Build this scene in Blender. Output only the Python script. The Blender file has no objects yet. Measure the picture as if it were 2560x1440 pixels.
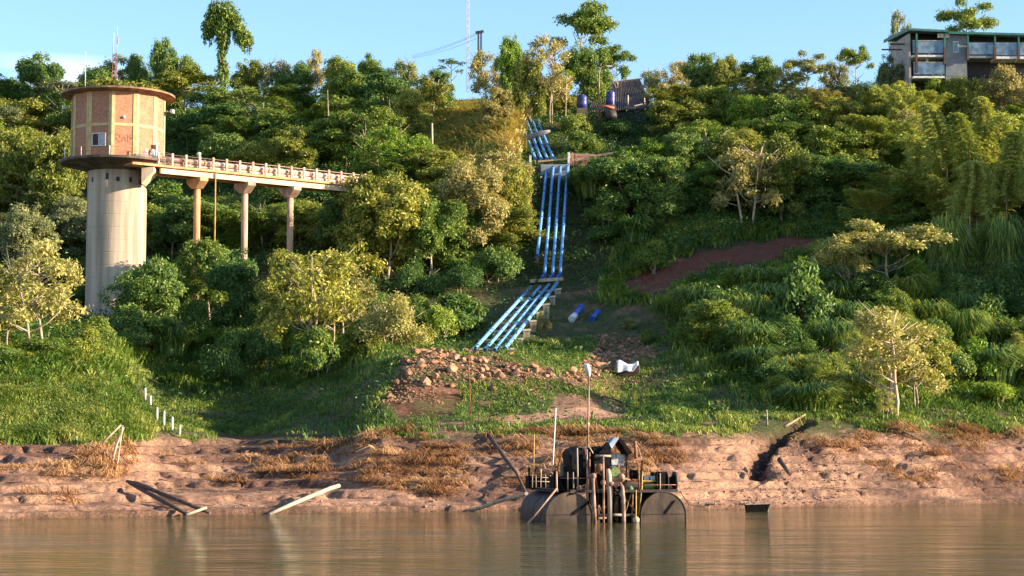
import bpy, math, random
import numpy as np
from mathutils import Vector, Matrix
sc = bpy.context.scene
R = math.radians
# ---------------------------------------------------------------- camera
F = 4777.0; CH = 5.0; PITCH = math.atan(393 / F)
cam = bpy.data.cameras.new('camera'); cam_o = bpy.data.objects.new('camera', cam)
sc.collection.objects.link(cam_o); sc.camera = cam_o
cam.sensor_width = 36; cam.lens = 36 * F / 2560; cam.clip_end = 6000; cam.clip_start = 0.5
cam_o.location = (0, 0, CH); cam_o.rotation_euler = (R(90) + PITCH, 0, 0)
# ---------------------------------------------------------------- light
SUN_EL, SUN_AZ = 15.5, 80.0        # azimuth measured from the direction towards the camera (-Y) round to +X
sv = Vector((math.sin(R(SUN_AZ)) * math.cos(R(SUN_EL)), -math.cos(R(SUN_AZ)) * math.cos(R(SUN_EL)), math.sin(R(SUN_EL))))
sun = bpy.data.lights.new('sun', 'SUN'); sun.energy = 5.0; sun.angle = R(0.6); sun.color = (1.0, 0.83, 0.62)
sun_o = bpy.data.objects.new('sun', sun); sc.collection.objects.link(sun_o)
sun_o.rotation_euler = sv.to_track_quat('Z', 'Y').to_euler()
w = bpy.data.worlds.new('World'); sc.world = w; w.use_nodes = True
nt = w.node_tree; nt.nodes.clear()
out = nt.nodes.new('ShaderNodeOutputWorld'); bg = nt.nodes.new('ShaderNodeBackground')
sky = nt.nodes.new('ShaderNodeTexSky'); sky.sky_type = 'NISHITA'; sky.sun_disc = False
sky.sun_elevation = R(SUN_EL); sky.sun_rotation = math.atan2(sv.x, sv.y)
sky.air_density = 1.0; sky.dust_density = 0.3; sky.ozone_density = 3.2
bg.inputs['Strength'].default_value = 0.108
tc = nt.nodes.new('ShaderNodeTexCoord'); mp = nt.nodes.new('ShaderNodeMapping'); mp.inputs['Scale'].default_value = (5, 5, 16)
cn = nt.nodes.new('ShaderNodeTexNoise'); cn.inputs['Scale'].default_value = 1.6; cn.inputs['Detail'].default_value = 6
cr = nt.nodes.new('ShaderNodeMapRange'); cr.inputs['From Min'].default_value = 0.36; cr.inputs['From Max'].default_value = 0.55
sep = nt.nodes.new('ShaderNodeSeparateXYZ')
alt = nt.nodes.new('ShaderNodeMapRange'); alt.inputs['From Min'].default_value = 0.198; alt.inputs['From Max'].default_value = 0.188
lft = nt.nodes.new('ShaderNodeMapRange'); lft.inputs['From Min'].default_value = -0.195; lft.inputs['From Max'].default_value = -0.21
mm = nt.nodes.new('ShaderNodeMath'); mm.operation = 'MULTIPLY'; mm2 = nt.nodes.new('ShaderNodeMath'); mm2.operation = 'MULTIPLY'
mx = nt.nodes.new('ShaderNodeMix'); mx.data_type = 'RGBA'; mx.inputs[7].default_value = (5.2, 5.6, 6.4, 1)
L = nt.links.new
L(tc.outputs['Generated'], mp.inputs[0]); L(mp.outputs[0], cn.inputs['Vector']); L(cn.outputs[0], cr.inputs[0])
L(tc.outputs['Generated'], sep.inputs[0]); L(sep.outputs['Z'], alt.inputs[0]); L(sep.outputs['X'], lft.inputs[0])
L(cr.outputs[0], mm.inputs[0]); L(alt.outputs[0], mm.inputs[1]); L(mm.outputs[0], mm2.inputs[0]); L(lft.outputs[0], mm2.inputs[1])
L(mm2.outputs[0], mx.inputs[0]); L(sky.outputs[0], mx.inputs[6]); L(mx.outputs[2], bg.inputs[0]); L(bg.outputs[0], out.inputs[0])
sc.view_settings.view_transform = 'Standard'; sc.view_settings.look = 'None'; sc.view_settings.exposure = 1.6; sc.view_settings.gamma = 1
sc.cycles.max_bounces = 6; sc.cycles.diffuse_bounces = 2; sc.cycles.glossy_bounces = 3; sc.cycles.transmission_bounces = 2
sc.cycles.use_denoising = True

# ---------------------------------------------------------------- helpers
rng = np.random.default_rng(7); random.seed(7)
ca, sa = math.cos(PITCH), math.sin(PITCH)
def P(px, py, Y):
    u = (px - 1280) / F; v = (720 - py) / F
    dy = ca - v * sa; dz = sa + v * ca
    t = Y / dy
    return Vector((u * t, Y, CH + dz * t))
def proj(x, y, z):
    d = z - CH
    c = y * ca + d * sa; q = -y * sa + d * ca
    return 1280 + F * x / c, 720 - F * q / c
def mp_(Y): return Y / F      # metres per full-size pixel at depth Y

def _hash(ix, iy, s):
    n = (ix * 374761393 + iy * 668265263 + s * 974634777) & 0xFFFFFFFF
    n = ((n ^ (n >> 13)) * 1274126177) & 0xFFFFFFFF
    return ((n ^ (n >> 16)) & 0xFFFFFF) / float(0xFFFFFF)
def vnoise(x, y, s=0):
    x = np.asarray(x, float); y = np.asarray(y, float)
    ix = np.floor(x).astype(np.int64); iy = np.floor(y).astype(np.int64)
    fx = x - ix; fy = y - iy; fx = fx * fx * (3 - 2 * fx); fy = fy * fy * (3 - 2 * fy)
    a = _hash(ix, iy, s); b = _hash(ix + 1, iy, s); c = _hash(ix, iy + 1, s); d = _hash(ix + 1, iy + 1, s)
    return (a + (b - a) * fx) * (1 - fy) + (c + (d - c) * fx) * fy - 0.5
def fbm(x, y, o=4, s=0):
    t = 0; a = 1.0; f = 1.0
    for k in range(o):
        t = t + a * vnoise(x * f, y * f, s + k * 17); a *= .5; f *= 2.03
    return t
def inpoly(px, py, poly):
    px = np.asarray(px); py = np.asarray(py); r = np.zeros(px.shape, bool); n = len(poly); j = n - 1
    for i in range(n):
        xi, yi = poly[i]; xj, yj = poly[j]
        c = ((yi > py) != (yj > py)) & (px < (xj - xi) * (py - yi) / ((yj - yi) + 1e-9) + xi)
        r ^= c; j = i
    return r
def link(o): sc.collection.objects.link(o); return o
def tag(o, label=None, cat=None, group=None, kind=None):
    if label: o['label'] = label
    if cat: o['category'] = cat
    if group: o['group'] = group
    if kind: o['kind'] = kind
    return o
def thing(name, label, cat, loc=(0, 0, 0), group=None):
    o = bpy.data.objects.new(name, None); o.empty_display_size = .3; o.location = loc; link(o)
    return tag(o, label, cat, group)
def np_mesh(name, V, Fc, attr=None, smooth=False):
    """V (n,3); Fc (m,k) index array with k = 3 or 4; attr = {name: per-vertex float or colour}"""
    me = bpy.data.meshes.new(name); n = len(V); m, k = Fc.shape
    me.vertices.add(n); me.vertices.foreach_set('co', np.asarray(V, np.float32).ravel())
    me.loops.add(m * k); me.loops.foreach_set('vertex_index', Fc.astype(np.int32).ravel())
    me.polygons.add(m); me.polygons.foreach_set('loop_start', np.arange(0, m * k, k, dtype=np.int32))
    me.polygons.foreach_set('loop_total', np.full(m, k, np.int32))
    me.polygons.foreach_set('use_smooth', np.full(m, smooth, bool))
    me.update(calc_edges=True)
    for a, d in (attr or {}).items():
        d = np.asarray(d, np.float32)
        if d.ndim == 1:
            at = me.attributes.new(a, 'FLOAT', 'POINT'); at.data.foreach_set('value', d)
        else:
            at = me.attributes.new(a, 'FLOAT_COLOR', 'POINT')
            at.data.foreach_set('color', np.hstack([d, np.ones((len(d), 1), np.float32)]).ravel())
    return me
class MB:
    def __init__(s): s.v = []; s.f = []; s.sm = []
    def add(s, vs, fs, smooth=False):
        b = len(s.v); s.v += [Vector(v) for v in vs]; s.f += [tuple(b + i for i in f) for f in fs]; s.sm += [smooth] * len(fs); return s
    def box(s, c, size, rz=0, M=None, taper=1.0):
        hx, hy, hz = size[0] / 2, size[1] / 2, size[2] / 2
        vs = [Vector((x * (taper if z > 0 else 1), y * (taper if z > 0 else 1), z)) for z in (-hz, hz) for x, y in ((-hx, -hy), (hx, -hy), (hx, hy), (-hx, hy))]
        if M is None: M = Matrix.Rotation(rz, 3, 'Z')
        c = Vector(c)
        return s.add([c + M @ v for v in vs], [(3, 2, 1, 0), (4, 5, 6, 7), (0, 1, 5, 4), (1, 2, 6, 5), (2, 3, 7, 6), (3, 0, 4, 7)])
    def beam(s, a, b, wd, h, up=(0, 0, 1)):
        a, b = Vector(a), Vector(b); d = (b - a); ln = d.length; d.normalize()
        up = Vector(up); x = d.cross(up)
        if x.length < 1e-3: x = d.cross(Vector((0, 1, 0)))
        x.normalize(); z = x.cross(d)
        M = Matrix((x, d, z)).transposed()
        return s.box((a + b) / 2, (wd, ln, h), M=M)
    def tube(s, a, b, r0, r1=None, n=10, caps=True):
        r1 = r0 if r1 is None else r1
        return s.path([a, b], [r0, r1], n, caps)
    def path(s, pts, rs, n=8, caps=True):
        pts = [Vector(p) for p in pts]
        if not hasattr(rs, '__len__'): rs = [rs] * len(pts)
        vs = []; prev = None
        for i, p in enumerate(pts):
            d = (pts[min(i + 1, len(pts) - 1)] - pts[max(i - 1, 0)]).normalized()
            x = d.orthogonal().normalized() if prev is None else (prev - d * prev.dot(d)).normalized()
            prev = x; y = d.cross(x)
            for k in range(n):
                a = 2 * math.pi * k / n; vs.append(p + (x * math.cos(a) + y * math.sin(a)) * rs[i])
        fs = []
        for i in range(len(pts) - 1):
            for k in range(n):
                fs.append((i * n + k, i * n + (k + 1) % n, (i + 1) * n + (k + 1) % n, (i + 1) * n + k))
        s.add(vs, fs, True)
        if caps:
            b = len(s.v) - len(vs); s.f += [tuple(b + k for k in reversed(range(n))), tuple(b + (len(pts) - 1) * n + k for k in range(n))]; s.sm += [False] * 2
        return s
    def lathe(s, c, prof, n=32, smooth=True, ph=0):
        c = Vector(c); vs = []
        for r, z in prof:
            for k in range(n):
                a = 2 * math.pi * k / n + ph; vs.append(c + Vector((r * math.cos(a), r * math.sin(a), z)))
        fs = [(i * n + k, i * n + (k + 1) % n, (i + 1) * n + (k + 1) % n, (i + 1) * n + k) for i in range(len(prof) - 1) for k in range(n)]
        s.add(vs, fs, smooth); b = len(s.v) - len(vs)
        s.f += [tuple(b + k for k in reversed(range(n))), tuple(b + (len(prof) - 1) * n + k for k in range(n))]; s.sm += [False] * 2
        return s
    def prism(s, front, off):
        """front: list of points; off: vector to the back"""
        n = len(front); off = Vector(off); vs = [Vector(p) for p in front] + [Vector(p) + off for p in front]
        fs = [tuple(range(n)), tuple(reversed(range(n, 2 * n)))] + [(i, i + n, (i + 1) % n + n, (i + 1) % n) for i in range(n)]
        return s.add(vs, fs)
    def build(s, name, m, parent=None, bevel=0):
        o0 = Vector(parent_world(parent)) if parent else Vector((0, 0, 0))
        me = bpy.data.meshes.new(name); me.from_pydata([v - o0 for v in s.v], [], s.f)
        me.polygons.foreach_set('use_smooth', s.sm); me.materials.append(m); me.update()
        o = bpy.data.objects.new(name, me); link(o)
        if parent: o.parent = parent
        if bevel:
            b = o.modifiers.new('bevel', 'BEVEL'); b.width = bevel; b.segments = 2; b.limit_method = 'ANGLE'
        return o
    def solo(s, name, m, label, cat, group=None, bevel=0):
        """top-level single-mesh thing with its origin at its base"""
        zs = min(v.z for v in s.v); xs = sum(v.x for v in s.v) / len(s.v); ys = sum(v.y for v in s.v) / len(s.v)
        o0 = Vector((xs, ys, zs)); s.v = [v - o0 for v in s.v]
        o = s.build(name, m, None, bevel); o.location = o0
        return tag(o, label, cat, group)
def parent_world(p):
    v = Vector((0, 0, 0))
    while p: v += p.location; p = p.parent
    return v

# ---------------------------------------------------------------- materials
def mat(name, c1, c2=None, scale=3.0, rough=.8, bump=0.0, metal=0.0, detail=5, stretch=(1, 1, 1), c3=None, spec=.3, bscale=None, lo=.35, hi=.65, attr=None):
    m = bpy.data.materials.new(name); m.use_nodes = True; nt = m.node_tree; N = nt.nodes; L = nt.links.new
    b = N['Principled BSDF']; b.inputs['Roughness'].default_value = rough; b.inputs['Metallic'].default_value = metal
    b.inputs['Specular IOR Level'].default_value = spec
    tc = N.new('ShaderNodeTexCoord'); mp = N.new('ShaderNodeMapping'); mp.inputs['Scale'].default_value = stretch
    L(tc.outputs['Object'], mp.inputs[0])
    no = N.new('ShaderNodeTexNoise'); no.inputs['Scale'].default_value = scale; no.inputs['Detail'].default_value = detail; L(mp.outputs[0], no.inputs['Vector'])
    rp = N.new('ShaderNodeValToRGB'); rp.color_ramp.elements[0].position = lo; rp.color_ramp.elements[1].position = hi
    rp.color_ramp.elements[0].color = (*c1, 1); rp.color_ramp.elements[1].color = (*(c2 or c1), 1)
    if c3: e = rp.color_ramp.elements.new(.78); e.color = (*c3, 1)
    L(no.outputs[0], rp.inputs[0]); L(rp.outputs[0], b.inputs['Base Color'])
    if bump:
        bn = N.new('ShaderNodeTexNoise'); bn.inputs['Scale'].default_value = bscale or scale * 4; bn.inputs['Detail'].default_value = 6
        L(mp.outputs[0], bn.inputs['Vector'])
        bp = N.new('ShaderNodeBump'); bp.inputs['Strength'].default_value = 1; bp.inputs['Distance'].default_value = bump
        L(bn.outputs[0], bp.inputs['Height']); L(bp.outputs[0], b.inputs['Normal'])
    return m
def leafmat(name, ca_, cb_, cc_, trans=.33, rough=.45, spec=.35, rnd=.35):
    """three leaf colours spread over the leaves by their own random value, shifted a little per plant"""
    m = bpy.data.materials.new(name); m.use_nodes = True; nt = m.node_tree; N = nt.nodes; L = nt.links.new
    b = N['Principled BSDF']; b.inputs['Roughness'].default_value = rough; b.inputs['Specular IOR Level'].default_value = spec
    at = N.new('ShaderNodeAttribute'); at.attribute_name = 'rnd'
    oi = N.new('ShaderNodeObjectInfo')
    ad = N.new('ShaderNodeMath'); ad.operation = 'MULTIPLY_ADD'; ad.inputs[1].default_value = rnd; L(oi.outputs['Random'], ad.inputs[0])
    s2 = N.new('ShaderNodeMath'); s2.operation = 'SUBTRACT'; s2.inputs[1].default_value = rnd / 2; L(at.outputs['Fac'], s2.inputs[0]); L(s2.outputs[0], ad.inputs[2])
    rp = N.new('ShaderNodeValToRGB'); E = rp.color_ramp.elements
    E[0].position = .0; E[0].color = (*ca_, 1); E[1].position = .55; E[1].color = (*cb_, 1); e = E.new(1.0); e.color = (*cc_, 1)
    L(ad.outputs[0], rp.inputs[0]); L(rp.outputs[0], b.inputs['Base Color'])
    tr = N.new('ShaderNodeBsdfTranslucent'); mixc = N.new('ShaderNodeMix'); mixc.data_type = 'RGBA'; mixc.blend_type = 'MULTIPLY'; mixc.inputs[0].default_value = 1
    mixc.inputs[7].default_value = (1.0, 1.0, .5, 1); L(rp.outputs[0], mixc.inputs[6]); L(mixc.outputs[2], tr.inputs[0])
    ms = N.new('ShaderNodeMixShader'); ms.inputs[0].default_value = trans
    L(b.outputs[0], ms.inputs[1]); L(tr.outputs[0], ms.inputs[2]); L(ms.outputs[0], N['Material Output'].inputs[0])
    return m
LM = {
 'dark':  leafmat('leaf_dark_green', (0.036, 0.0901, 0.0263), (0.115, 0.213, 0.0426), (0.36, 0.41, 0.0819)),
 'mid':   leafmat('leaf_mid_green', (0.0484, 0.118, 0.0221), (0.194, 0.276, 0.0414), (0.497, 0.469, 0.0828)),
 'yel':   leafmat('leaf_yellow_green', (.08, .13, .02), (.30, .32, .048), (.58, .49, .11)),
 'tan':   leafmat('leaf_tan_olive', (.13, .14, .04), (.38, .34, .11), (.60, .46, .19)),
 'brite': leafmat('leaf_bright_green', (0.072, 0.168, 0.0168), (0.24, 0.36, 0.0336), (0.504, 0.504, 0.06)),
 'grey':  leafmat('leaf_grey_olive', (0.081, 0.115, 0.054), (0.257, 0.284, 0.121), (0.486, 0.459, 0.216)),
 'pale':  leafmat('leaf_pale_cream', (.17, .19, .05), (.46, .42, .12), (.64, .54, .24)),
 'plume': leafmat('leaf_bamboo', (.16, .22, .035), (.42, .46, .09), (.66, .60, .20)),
 'dry':   leafmat('dry_leaf', (.18, .09, .035), (.36, .20, .07), (.50, .33, .13), rough=.8, spec=.1),
}
GM = leafmat('grass_blade', (0.0375, 0.0938, 0.02), (0.163, 0.25, 0.0375), (0.475, 0.45, 0.112), trans=.3, rnd=0)
GL = leafmat('lush_grass_blade', (.06, .12, .02), (.21, .28, .05), (.50, .46, .15), trans=.35, rnd=0)
SM = leafmat('straw', (.10, .045, .02), (.40, .20, .085), (.72, .46, .23), trans=.15, rough=.8, spec=.1, rnd=0)
RM = leafmat('dry_reed', (.22, .20, .05), (.60, .47, .16), (.80, .62, .32), trans=.25, rough=.7, spec=.1, rnd=0)
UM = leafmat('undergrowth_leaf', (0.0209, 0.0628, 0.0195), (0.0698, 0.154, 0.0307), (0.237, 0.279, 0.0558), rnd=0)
BARK = mat('bark', (.20, .15, .10), (.42, .33, .24), 4, .9, .03, stretch=(1, 1, .3))
BARKP = mat('pale_bark', (.40, .28, .18), (.62, .46, .32), 4, .9, .03, stretch=(1, 1, .3))
CONC = mat('weathered_concrete', (.27, .205, .145), (.50, .40, .30), .5, .9, .02, stretch=(2.2, 2.2, .14), c3=(.57, .48, .37), bscale=6)
CONCY = mat('cream_stained_concrete', (.56, .40, .25), (.70, .55, .38), .8, .9, .02, stretch=(1, 1, .4), bscale=6)
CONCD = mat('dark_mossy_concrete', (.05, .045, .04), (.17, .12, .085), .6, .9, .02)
CONCO = mat('ochre_concrete', (.42, .20, .09), (.62, .34, .17), 1.2, .9, .02, stretch=(1, 1, .3))
YEL = mat('yellow_painted_render', (.44, .30, .13), (.57, .42, .21), 1.5, .85, .01)
PINK = mat('pink_concrete_post', (.42, .24, .17), (.62, .42, .33), 3, .85, .01)
PIPEW = mat('dusty_white_pipe', (.50, .30, .19), (.72, .60, .50), 2.2, .6, .01)
BLUE = mat('pale_blue_pipe_paint', (.09, .26, .54), (.17, .38, .70), 2.5, .55, .006, c3=(.30, .44, .60), spec=.3, stretch=(1, 1, 1))
BLUED = mat('deep_blue_paint', (.025, .09, .42), (.05, .17, .60), 3, .4, .004, spec=.5)
TANK = mat('dark_blue_plastic', (.02, .025, .13), (.035, .045, .20), 2, .45, .003, spec=.5)
RUST = mat('rusty_steel', (.16, .06, .03), (.34, .15, .08), 5, .8, .01, c3=(.42, .26, .18))
RUSTP = mat('pinkish_rusted_pipe', (.15, .075, .05), (.46, .30, .22), 2.6, .8, .012, stretch=(1, 1, .6), c3=(.55, .42, .33))
STEEL = mat('dark_painted_steel', (.03, .022, .022), (.07, .05, .04), 1.6, .6, .006, c3=(.11, .07, .05))
STEELG = mat('brown_grey_steel_plate', (.05, .036, .028), (.12, .085, .062), 1.1, .8, .015, c3=(.19, .12, .08), spec=.15, stretch=(1, 1, .5))
BLACK = mat('black_metal', (.003, .003, .003), (.014, .010, .008), 4, .8, .01, spec=.1, c3=(.05, .025, .015))
TARP = mat('black_tarpaulin', (.002, .002, .003), (.008, .008, .010), 3, .7, .08, spec=.12, bscale=3)
SHEET = mat('blue_grey_sheet', (.14, .19, .26), (.24, .30, .38), 2, .5, .004)
SILVER = mat('silver_sheeting', (.18, .18, .18), (.5, .48, .46), 5, .4, .03)
GREENM = mat('green_machine_paint', (.09, .15, .05), (.18, .25, .10), 5, .5, .003)
WHITE = mat('white_paint', (.50, .48, .45), (.76, .75, .73), 4, .6, .004)
YELP = mat('dull_yellow_paint', (.28, .17, .05), (.50, .34, .09), 4, .8)
WOOD = mat('weathered_wood', (.30, .20, .13), (.55, .40, .27), 3, .85, .01, stretch=(1, 1, .4))
WOODD = mat('dark_wet_wood', (.05, .032, .024), (.13, .08, .06), 3, .7, .01)
WOODP = mat('bleached_wood', (.32, .26, .18), (.52, .43, .31), 3, .9, .012)
ROCKM = mat('tan_orange_rock', (.30, .15, .08), (.56, .31, .17), .9, .9, .05, c3=(.62, .40, .24), bscale=5)
GLASSM = mat('window_glass', (0.06, 0.096, 0.132), (0.168, 0.228, 0.288), 1.2, .08, 0, spec=.8)
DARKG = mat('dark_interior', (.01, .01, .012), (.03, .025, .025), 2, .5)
SLATE = mat('grey_render_wall', (0.15, 0.165, 0.18), (0.225, 0.24, 0.247), 1, .9, .01)
TAUPE = mat('taupe_render_wall', (0.299, 0.253, 0.218), (0.414, 0.356, 0.31), 1, .9, .01)
GREENT = mat('green_painted_trim', (.025, .10, .085), (.05, .17, .14), 2, .5)
CLOTHM = mat('white_cloth', (.6, .62, .66), (.78, .8, .82), 3, .9, .02)
def vary(m, amt=.5):
    nt = m.node_tree; N = nt.nodes; L = nt.links.new; b = N['Principled BSDF']; src = b.inputs['Base Color'].links[0].from_socket
    oi = N.new('ShaderNodeObjectInfo'); mr = N.new('ShaderNodeMapRange'); mr.inputs['To Min'].default_value = 1 - amt; mr.inputs['To Max'].default_value = 1.1; L(oi.outputs['Random'], mr.inputs[0])
    s = N.new('ShaderNodeVectorMath'); s.operation = 'SCALE'; L(src, s.inputs[0]); L(mr.outputs[0], s.inputs['Scale']); L(s.outputs[0], b.inputs['Base Color'])
vary(ROCKM, .6)
def brickmat():
    m = bpy.data.materials.new('red_brick'); m.use_nodes = True; nt = m.node_tree; N = nt.nodes; L = nt.links.new
    b = N['Principled BSDF']; b.inputs['Roughness'].default_value = .9; b.inputs['Specular IOR Level'].default_value = .2
    uv = N.new('ShaderNodeUVMap'); br = N.new('ShaderNodeTexBrick'); br.inputs['Scale'].default_value = 1
    br.inputs['Brick Width'].default_value = .30; br.inputs['Row Height'].default_value = .12; br.inputs['Mortar Size'].default_value = .012
    br.inputs['Color1'].default_value = (.41, .17, .10, 1); br.inputs['Color2'].default_value = (.54, .27, .16, 1); br.inputs['Mortar'].default_value = (.34, .20, .13, 1)
    L(uv.outputs[0], br.inputs['Vector'])
    no = N.new('ShaderNodeTexNoise'); no.inputs['Scale'].default_value = .8; no.inputs['Detail'].default_value = 8; L(uv.outputs[0], no.inputs['Vector'])
    mx = N.new('ShaderNodeMix'); mx.data_type = 'RGBA'; mx.blend_type = 'MIX'; mx.inputs[7].default_value = (.60, .34, .18, 1)
    rp = N.new('ShaderNodeMapRange'); rp.inputs['From Min'].default_value = .5; rp.inputs['From Max'].default_value = .8; rp.inputs['To Max'].default_value = .6
    L(no.outputs[0], rp.inputs[0]); L(rp.outputs[0], mx.inputs[0]); L(br.outputs['Color'], mx.inputs[6]); L(mx.outputs[2], b.inputs['Base Color'])
    bp = N.new('ShaderNodeBump'); bp.inputs['Distance'].default_value = .03; bp.invert = True; L(br.outputs['Fac'], bp.inputs['Height']); L(bp.outputs[0], b.inputs['Normal'])
    return m
BRICK = brickmat()
def groundmat():
    m = bpy.data.materials.new('ground_soil'); m.use_nodes = True; nt = m.node_tree; N = nt.nodes; L = nt.links.new
    b = N['Principled BSDF']; b.inputs['Roughness'].default_value = .9; b.inputs['Specular IOR Level'].default_value = .15
    at = N.new('ShaderNodeAttribute'); at.attribute_name = 'soil'
    tc = N.new('ShaderNodeTexCoord'); no = N.new('ShaderNodeTexNoise'); no.inputs['Scale'].default_value = 1.6; no.inputs['Detail'].default_value = 9; no.inputs['Roughness'].default_value = .65
    L(tc.outputs['Object'], no.inputs['Vector'])
    mr = N.new('ShaderNodeMapRange'); mr.inputs['From Min'].default_value = .3; mr.inputs['From Max'].default_value = .7; mr.inputs['To Min'].default_value = .62; mr.inputs['To Max'].default_value = 1.22
    L(no.outputs[0], mr.inputs[0])
    mx = N.new('ShaderNodeVectorMath'); mx.operation = 'SCALE'; L(at.outputs['Color'], mx.inputs[0]); L(mr.outputs[0], mx.inputs['Scale']); L(mx.outputs[0], b.inputs['Base Color'])
    n2 = N.new('ShaderNodeTexNoise'); n2.inputs['Scale'].default_value = 2.4; n2.inputs['Detail'].default_value = 10; n2.inputs['Roughness'].default_value = .62
    mp = N.new('ShaderNodeMapping'); mp.inputs['Scale'].default_value = (.55, 1.2, 1.6); L(tc.outputs['Object'], mp.inputs[0]); L(mp.outputs[0], n2.inputs['Vector'])
    bp = N.new('ShaderNodeBump'); bp.inputs['Distance'].default_value = .6; bp.inputs['Strength'].default_value = 1; L(n2.outputs[0], bp.inputs['Height']); L(bp.outputs[0], b.inputs['Normal'])
    return m
def watermat():
    m = bpy.data.materials.new('river_water'); m.use_nodes = True; nt = m.node_tree; N = nt.nodes; L = nt.links.new
    b = N['Principled BSDF']; b.inputs['Base Color'].default_value = (.062, .056, .018, 1); b.inputs['Roughness'].default_value = .05
    b.inputs['IOR'].default_value = 1.33; b.inputs['Specular IOR Level'].default_value = .46
    tc = N.new('ShaderNodeTexCoord')
    def ns(sc_, st, det):
        mp = N.new('ShaderNodeMapping'); mp.inputs['Scale'].default_value = st; L(tc.outputs['Object'], mp.inputs[0])
        no = N.new('ShaderNodeTexNoise'); no.inputs['Scale'].default_value = sc_; no.inputs['Detail'].default_value = det; L(mp.outputs[0], no.inputs['Vector']); return no
    a = ns(1.3, (.45, 1, 1), 5); c = ns(.22, (.4, 1, 1), 3)
    ad = N.new('ShaderNodeMath'); ad.operation = 'MULTIPLY_ADD'; ad.inputs[1].default_value = 2.2; L(c.outputs[0], ad.inputs[0]); L(a.outputs[0], ad.inputs[2])
    bp = N.new('ShaderNodeBump'); bp.inputs['Distance'].default_value = .17; L(ad.outputs[0], bp.inputs['Height']); e_ = ns(.035, (.25, 1, 1), 3); mr = N.new('ShaderNodeMapRange'); mr.inputs['From Min'].default_value = .38; mr.inputs['From Max'].default_value = .62; mr.inputs['To Min'].default_value = .35; L(e_.outputs[0], mr.inputs[0]); L(mr.outputs[0], bp.inputs['Strength'])
    L(bp.outputs[0], b.inputs['Normal'])
    return m

# ---------------------------------------------------------------- terrain
COLS = [
 (-1500, [(122,1300),(147,1110),(160,1010),(178,900),(200,835),(235,770),(262,680),(285,560),(310,450),(335,380),(360,300),(400,290)]),
 (0,    [(129,1298),(140,1190),(150,1110),(160,1010),(178,905),(200,845),(235,780),(262,690),(285,570),(310,450),(335,380),(360,300),(400,290)]),
 (250,  [(133,1292),(142,1200),(152,1112),(163,1015),(180,915),(205,850),(235,815),(262,690),(285,560),(310,440),(335,350),(360,290),(400,285)]),
 (400, [(135,1290),(150,1215),(162,1140),(170,1095),(186,1048),(200,1005),(212,930),(235,815),(262,680),(285,550),(310,440),(335,350),(360,285),(400,285)]),
 (600, [(138,1286),(152,1215),(164,1165),(173,1112),(184,1085),(196,1040),(208,975),(222,870),(236,785),(250,690),(280,540),(305,430),(330,350),(358,280),(400,280)]),
 (850, [(142,1282),(152,1212),(161,1155),(168,1100),(176,1068),(184,1025),(193,985),(204,925),(214,888),(232,800),(252,660),(276,490),(300,400),(330,320),(358,275),(400,275)]),
 (960, [(144,1279),(154,1180),(162,1090),(169,1060),(175,1012),(181,955),(188,912),(198,888),(222,850),(240,750),(256,610),(276,470),(300,385),(330,310),(358,270),(400,275)]),
 (1030, [(145,1278),(154,1180),(163,1088),(170,1058),(176,998),(181,925),(187,890),(206,878),(220,850),(240,740),(256,600),(276,465),(300,385),(330,310),(358,270),(400,275)]),
 (1300, [(147.5,1275),(155,1180),(164,1082),(172,1046),(179,985),(185,922),(192,900),(206,889),(222,822),(238,742),(247,702),(271,436),(277,405),(297,304),(322,287),(350,270),(400,275)]),
 (1430, [(148,1274),(155,1180),(165,1080),(173,1046),(181,985),(190,920),(200,895),(212,880),(226,815),(240,735),(249,700),(272,440),(279,405),(298,310),(322,287),(350,275),(400,280)]),
 (1560, [(148,1274),(156,1180),(165,1078),(178,1040),(192,985),(202,915),(214,872),(238,730),(250,665),(272,470),(283,410),(300,330),(322,290),(350,275),(400,280)]),
 (1700, [(149,1273),(157,1180),(167,1078),(180,1020),(200,915),(220,800),(240,690),(252,610),(272,480),(295,385),(325,300),(355,270),(400,280)]),
 (1900, [(152,1270),(161,1180),(172,1062),(184,1010),(206,875),(226,755),(243,650),(255,585),(272,480),(295,370),(325,290),(355,260),(400,270)]),
 (2050, [(155,1267),(163,1180),(173,1066),(186,1000),(208,850),(230,720),(248,612),(260,560),(278,430),(300,320),(325,270),(355,250),(400,260)]),
 (2250, [(159,1264),(166,1180),(175,1066),(190,990),(210,840),(232,700),(252,580),(268,480),(290,340),(310,262),(350,235),(400,250)]),
 (2560, [(165,1258),(172,1180),(180,1085),(196,985),(216,850),(236,700),(256,560),(272,440),(292,300),(310,235),(350,220),(400,235)]),
 (3300, [(172,1250),(180,1180),(188,1080),(199,880),(209,650),(221,420),(236,395),(260,310),(292,225),(350,195),(400,215)]),  # unseen spur beyond the right edge, raised to shade the slope in view
 (4600, [(172,1250),(180,1180),(188,1080),(199,880),(209,650),(221,420),(236,395),(260,310),(292,225),(350,195),(400,215)]),
]
_CP = np.array([c[0] for c in COLS], float)
_YG = np.arange(40, 1000, .5)
_ZG = []
for px_, pr in COLS:
    ys = [p[0] for p in pr]; zs = [P(px_, p[1], p[0]).z for p in pr]; zs[0] = 0
    ys = [40, ys[0] - 25, ys[0] - .5] + ys + [600, 1000]; zs = [-9, -5, -.5] + zs + [zs[-1] - 10, zs[-1] - 60]
    z = np.interp(_YG, ys, zs)
    k = np.array([1, 2, 3, 2, 1.]) / 9; zp = np.pad(z, 2, mode='edge'); z2 = np.convolve(zp, k, 'valid')
    _ZG.append(z2)
_ZG = np.array(_ZG)
GULLY = [(2010, 174), (1975, 172), (1950, 169.5), (1915, 166.5), (1893, 163.5), (1890, 161), (1897, 159)]
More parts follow.
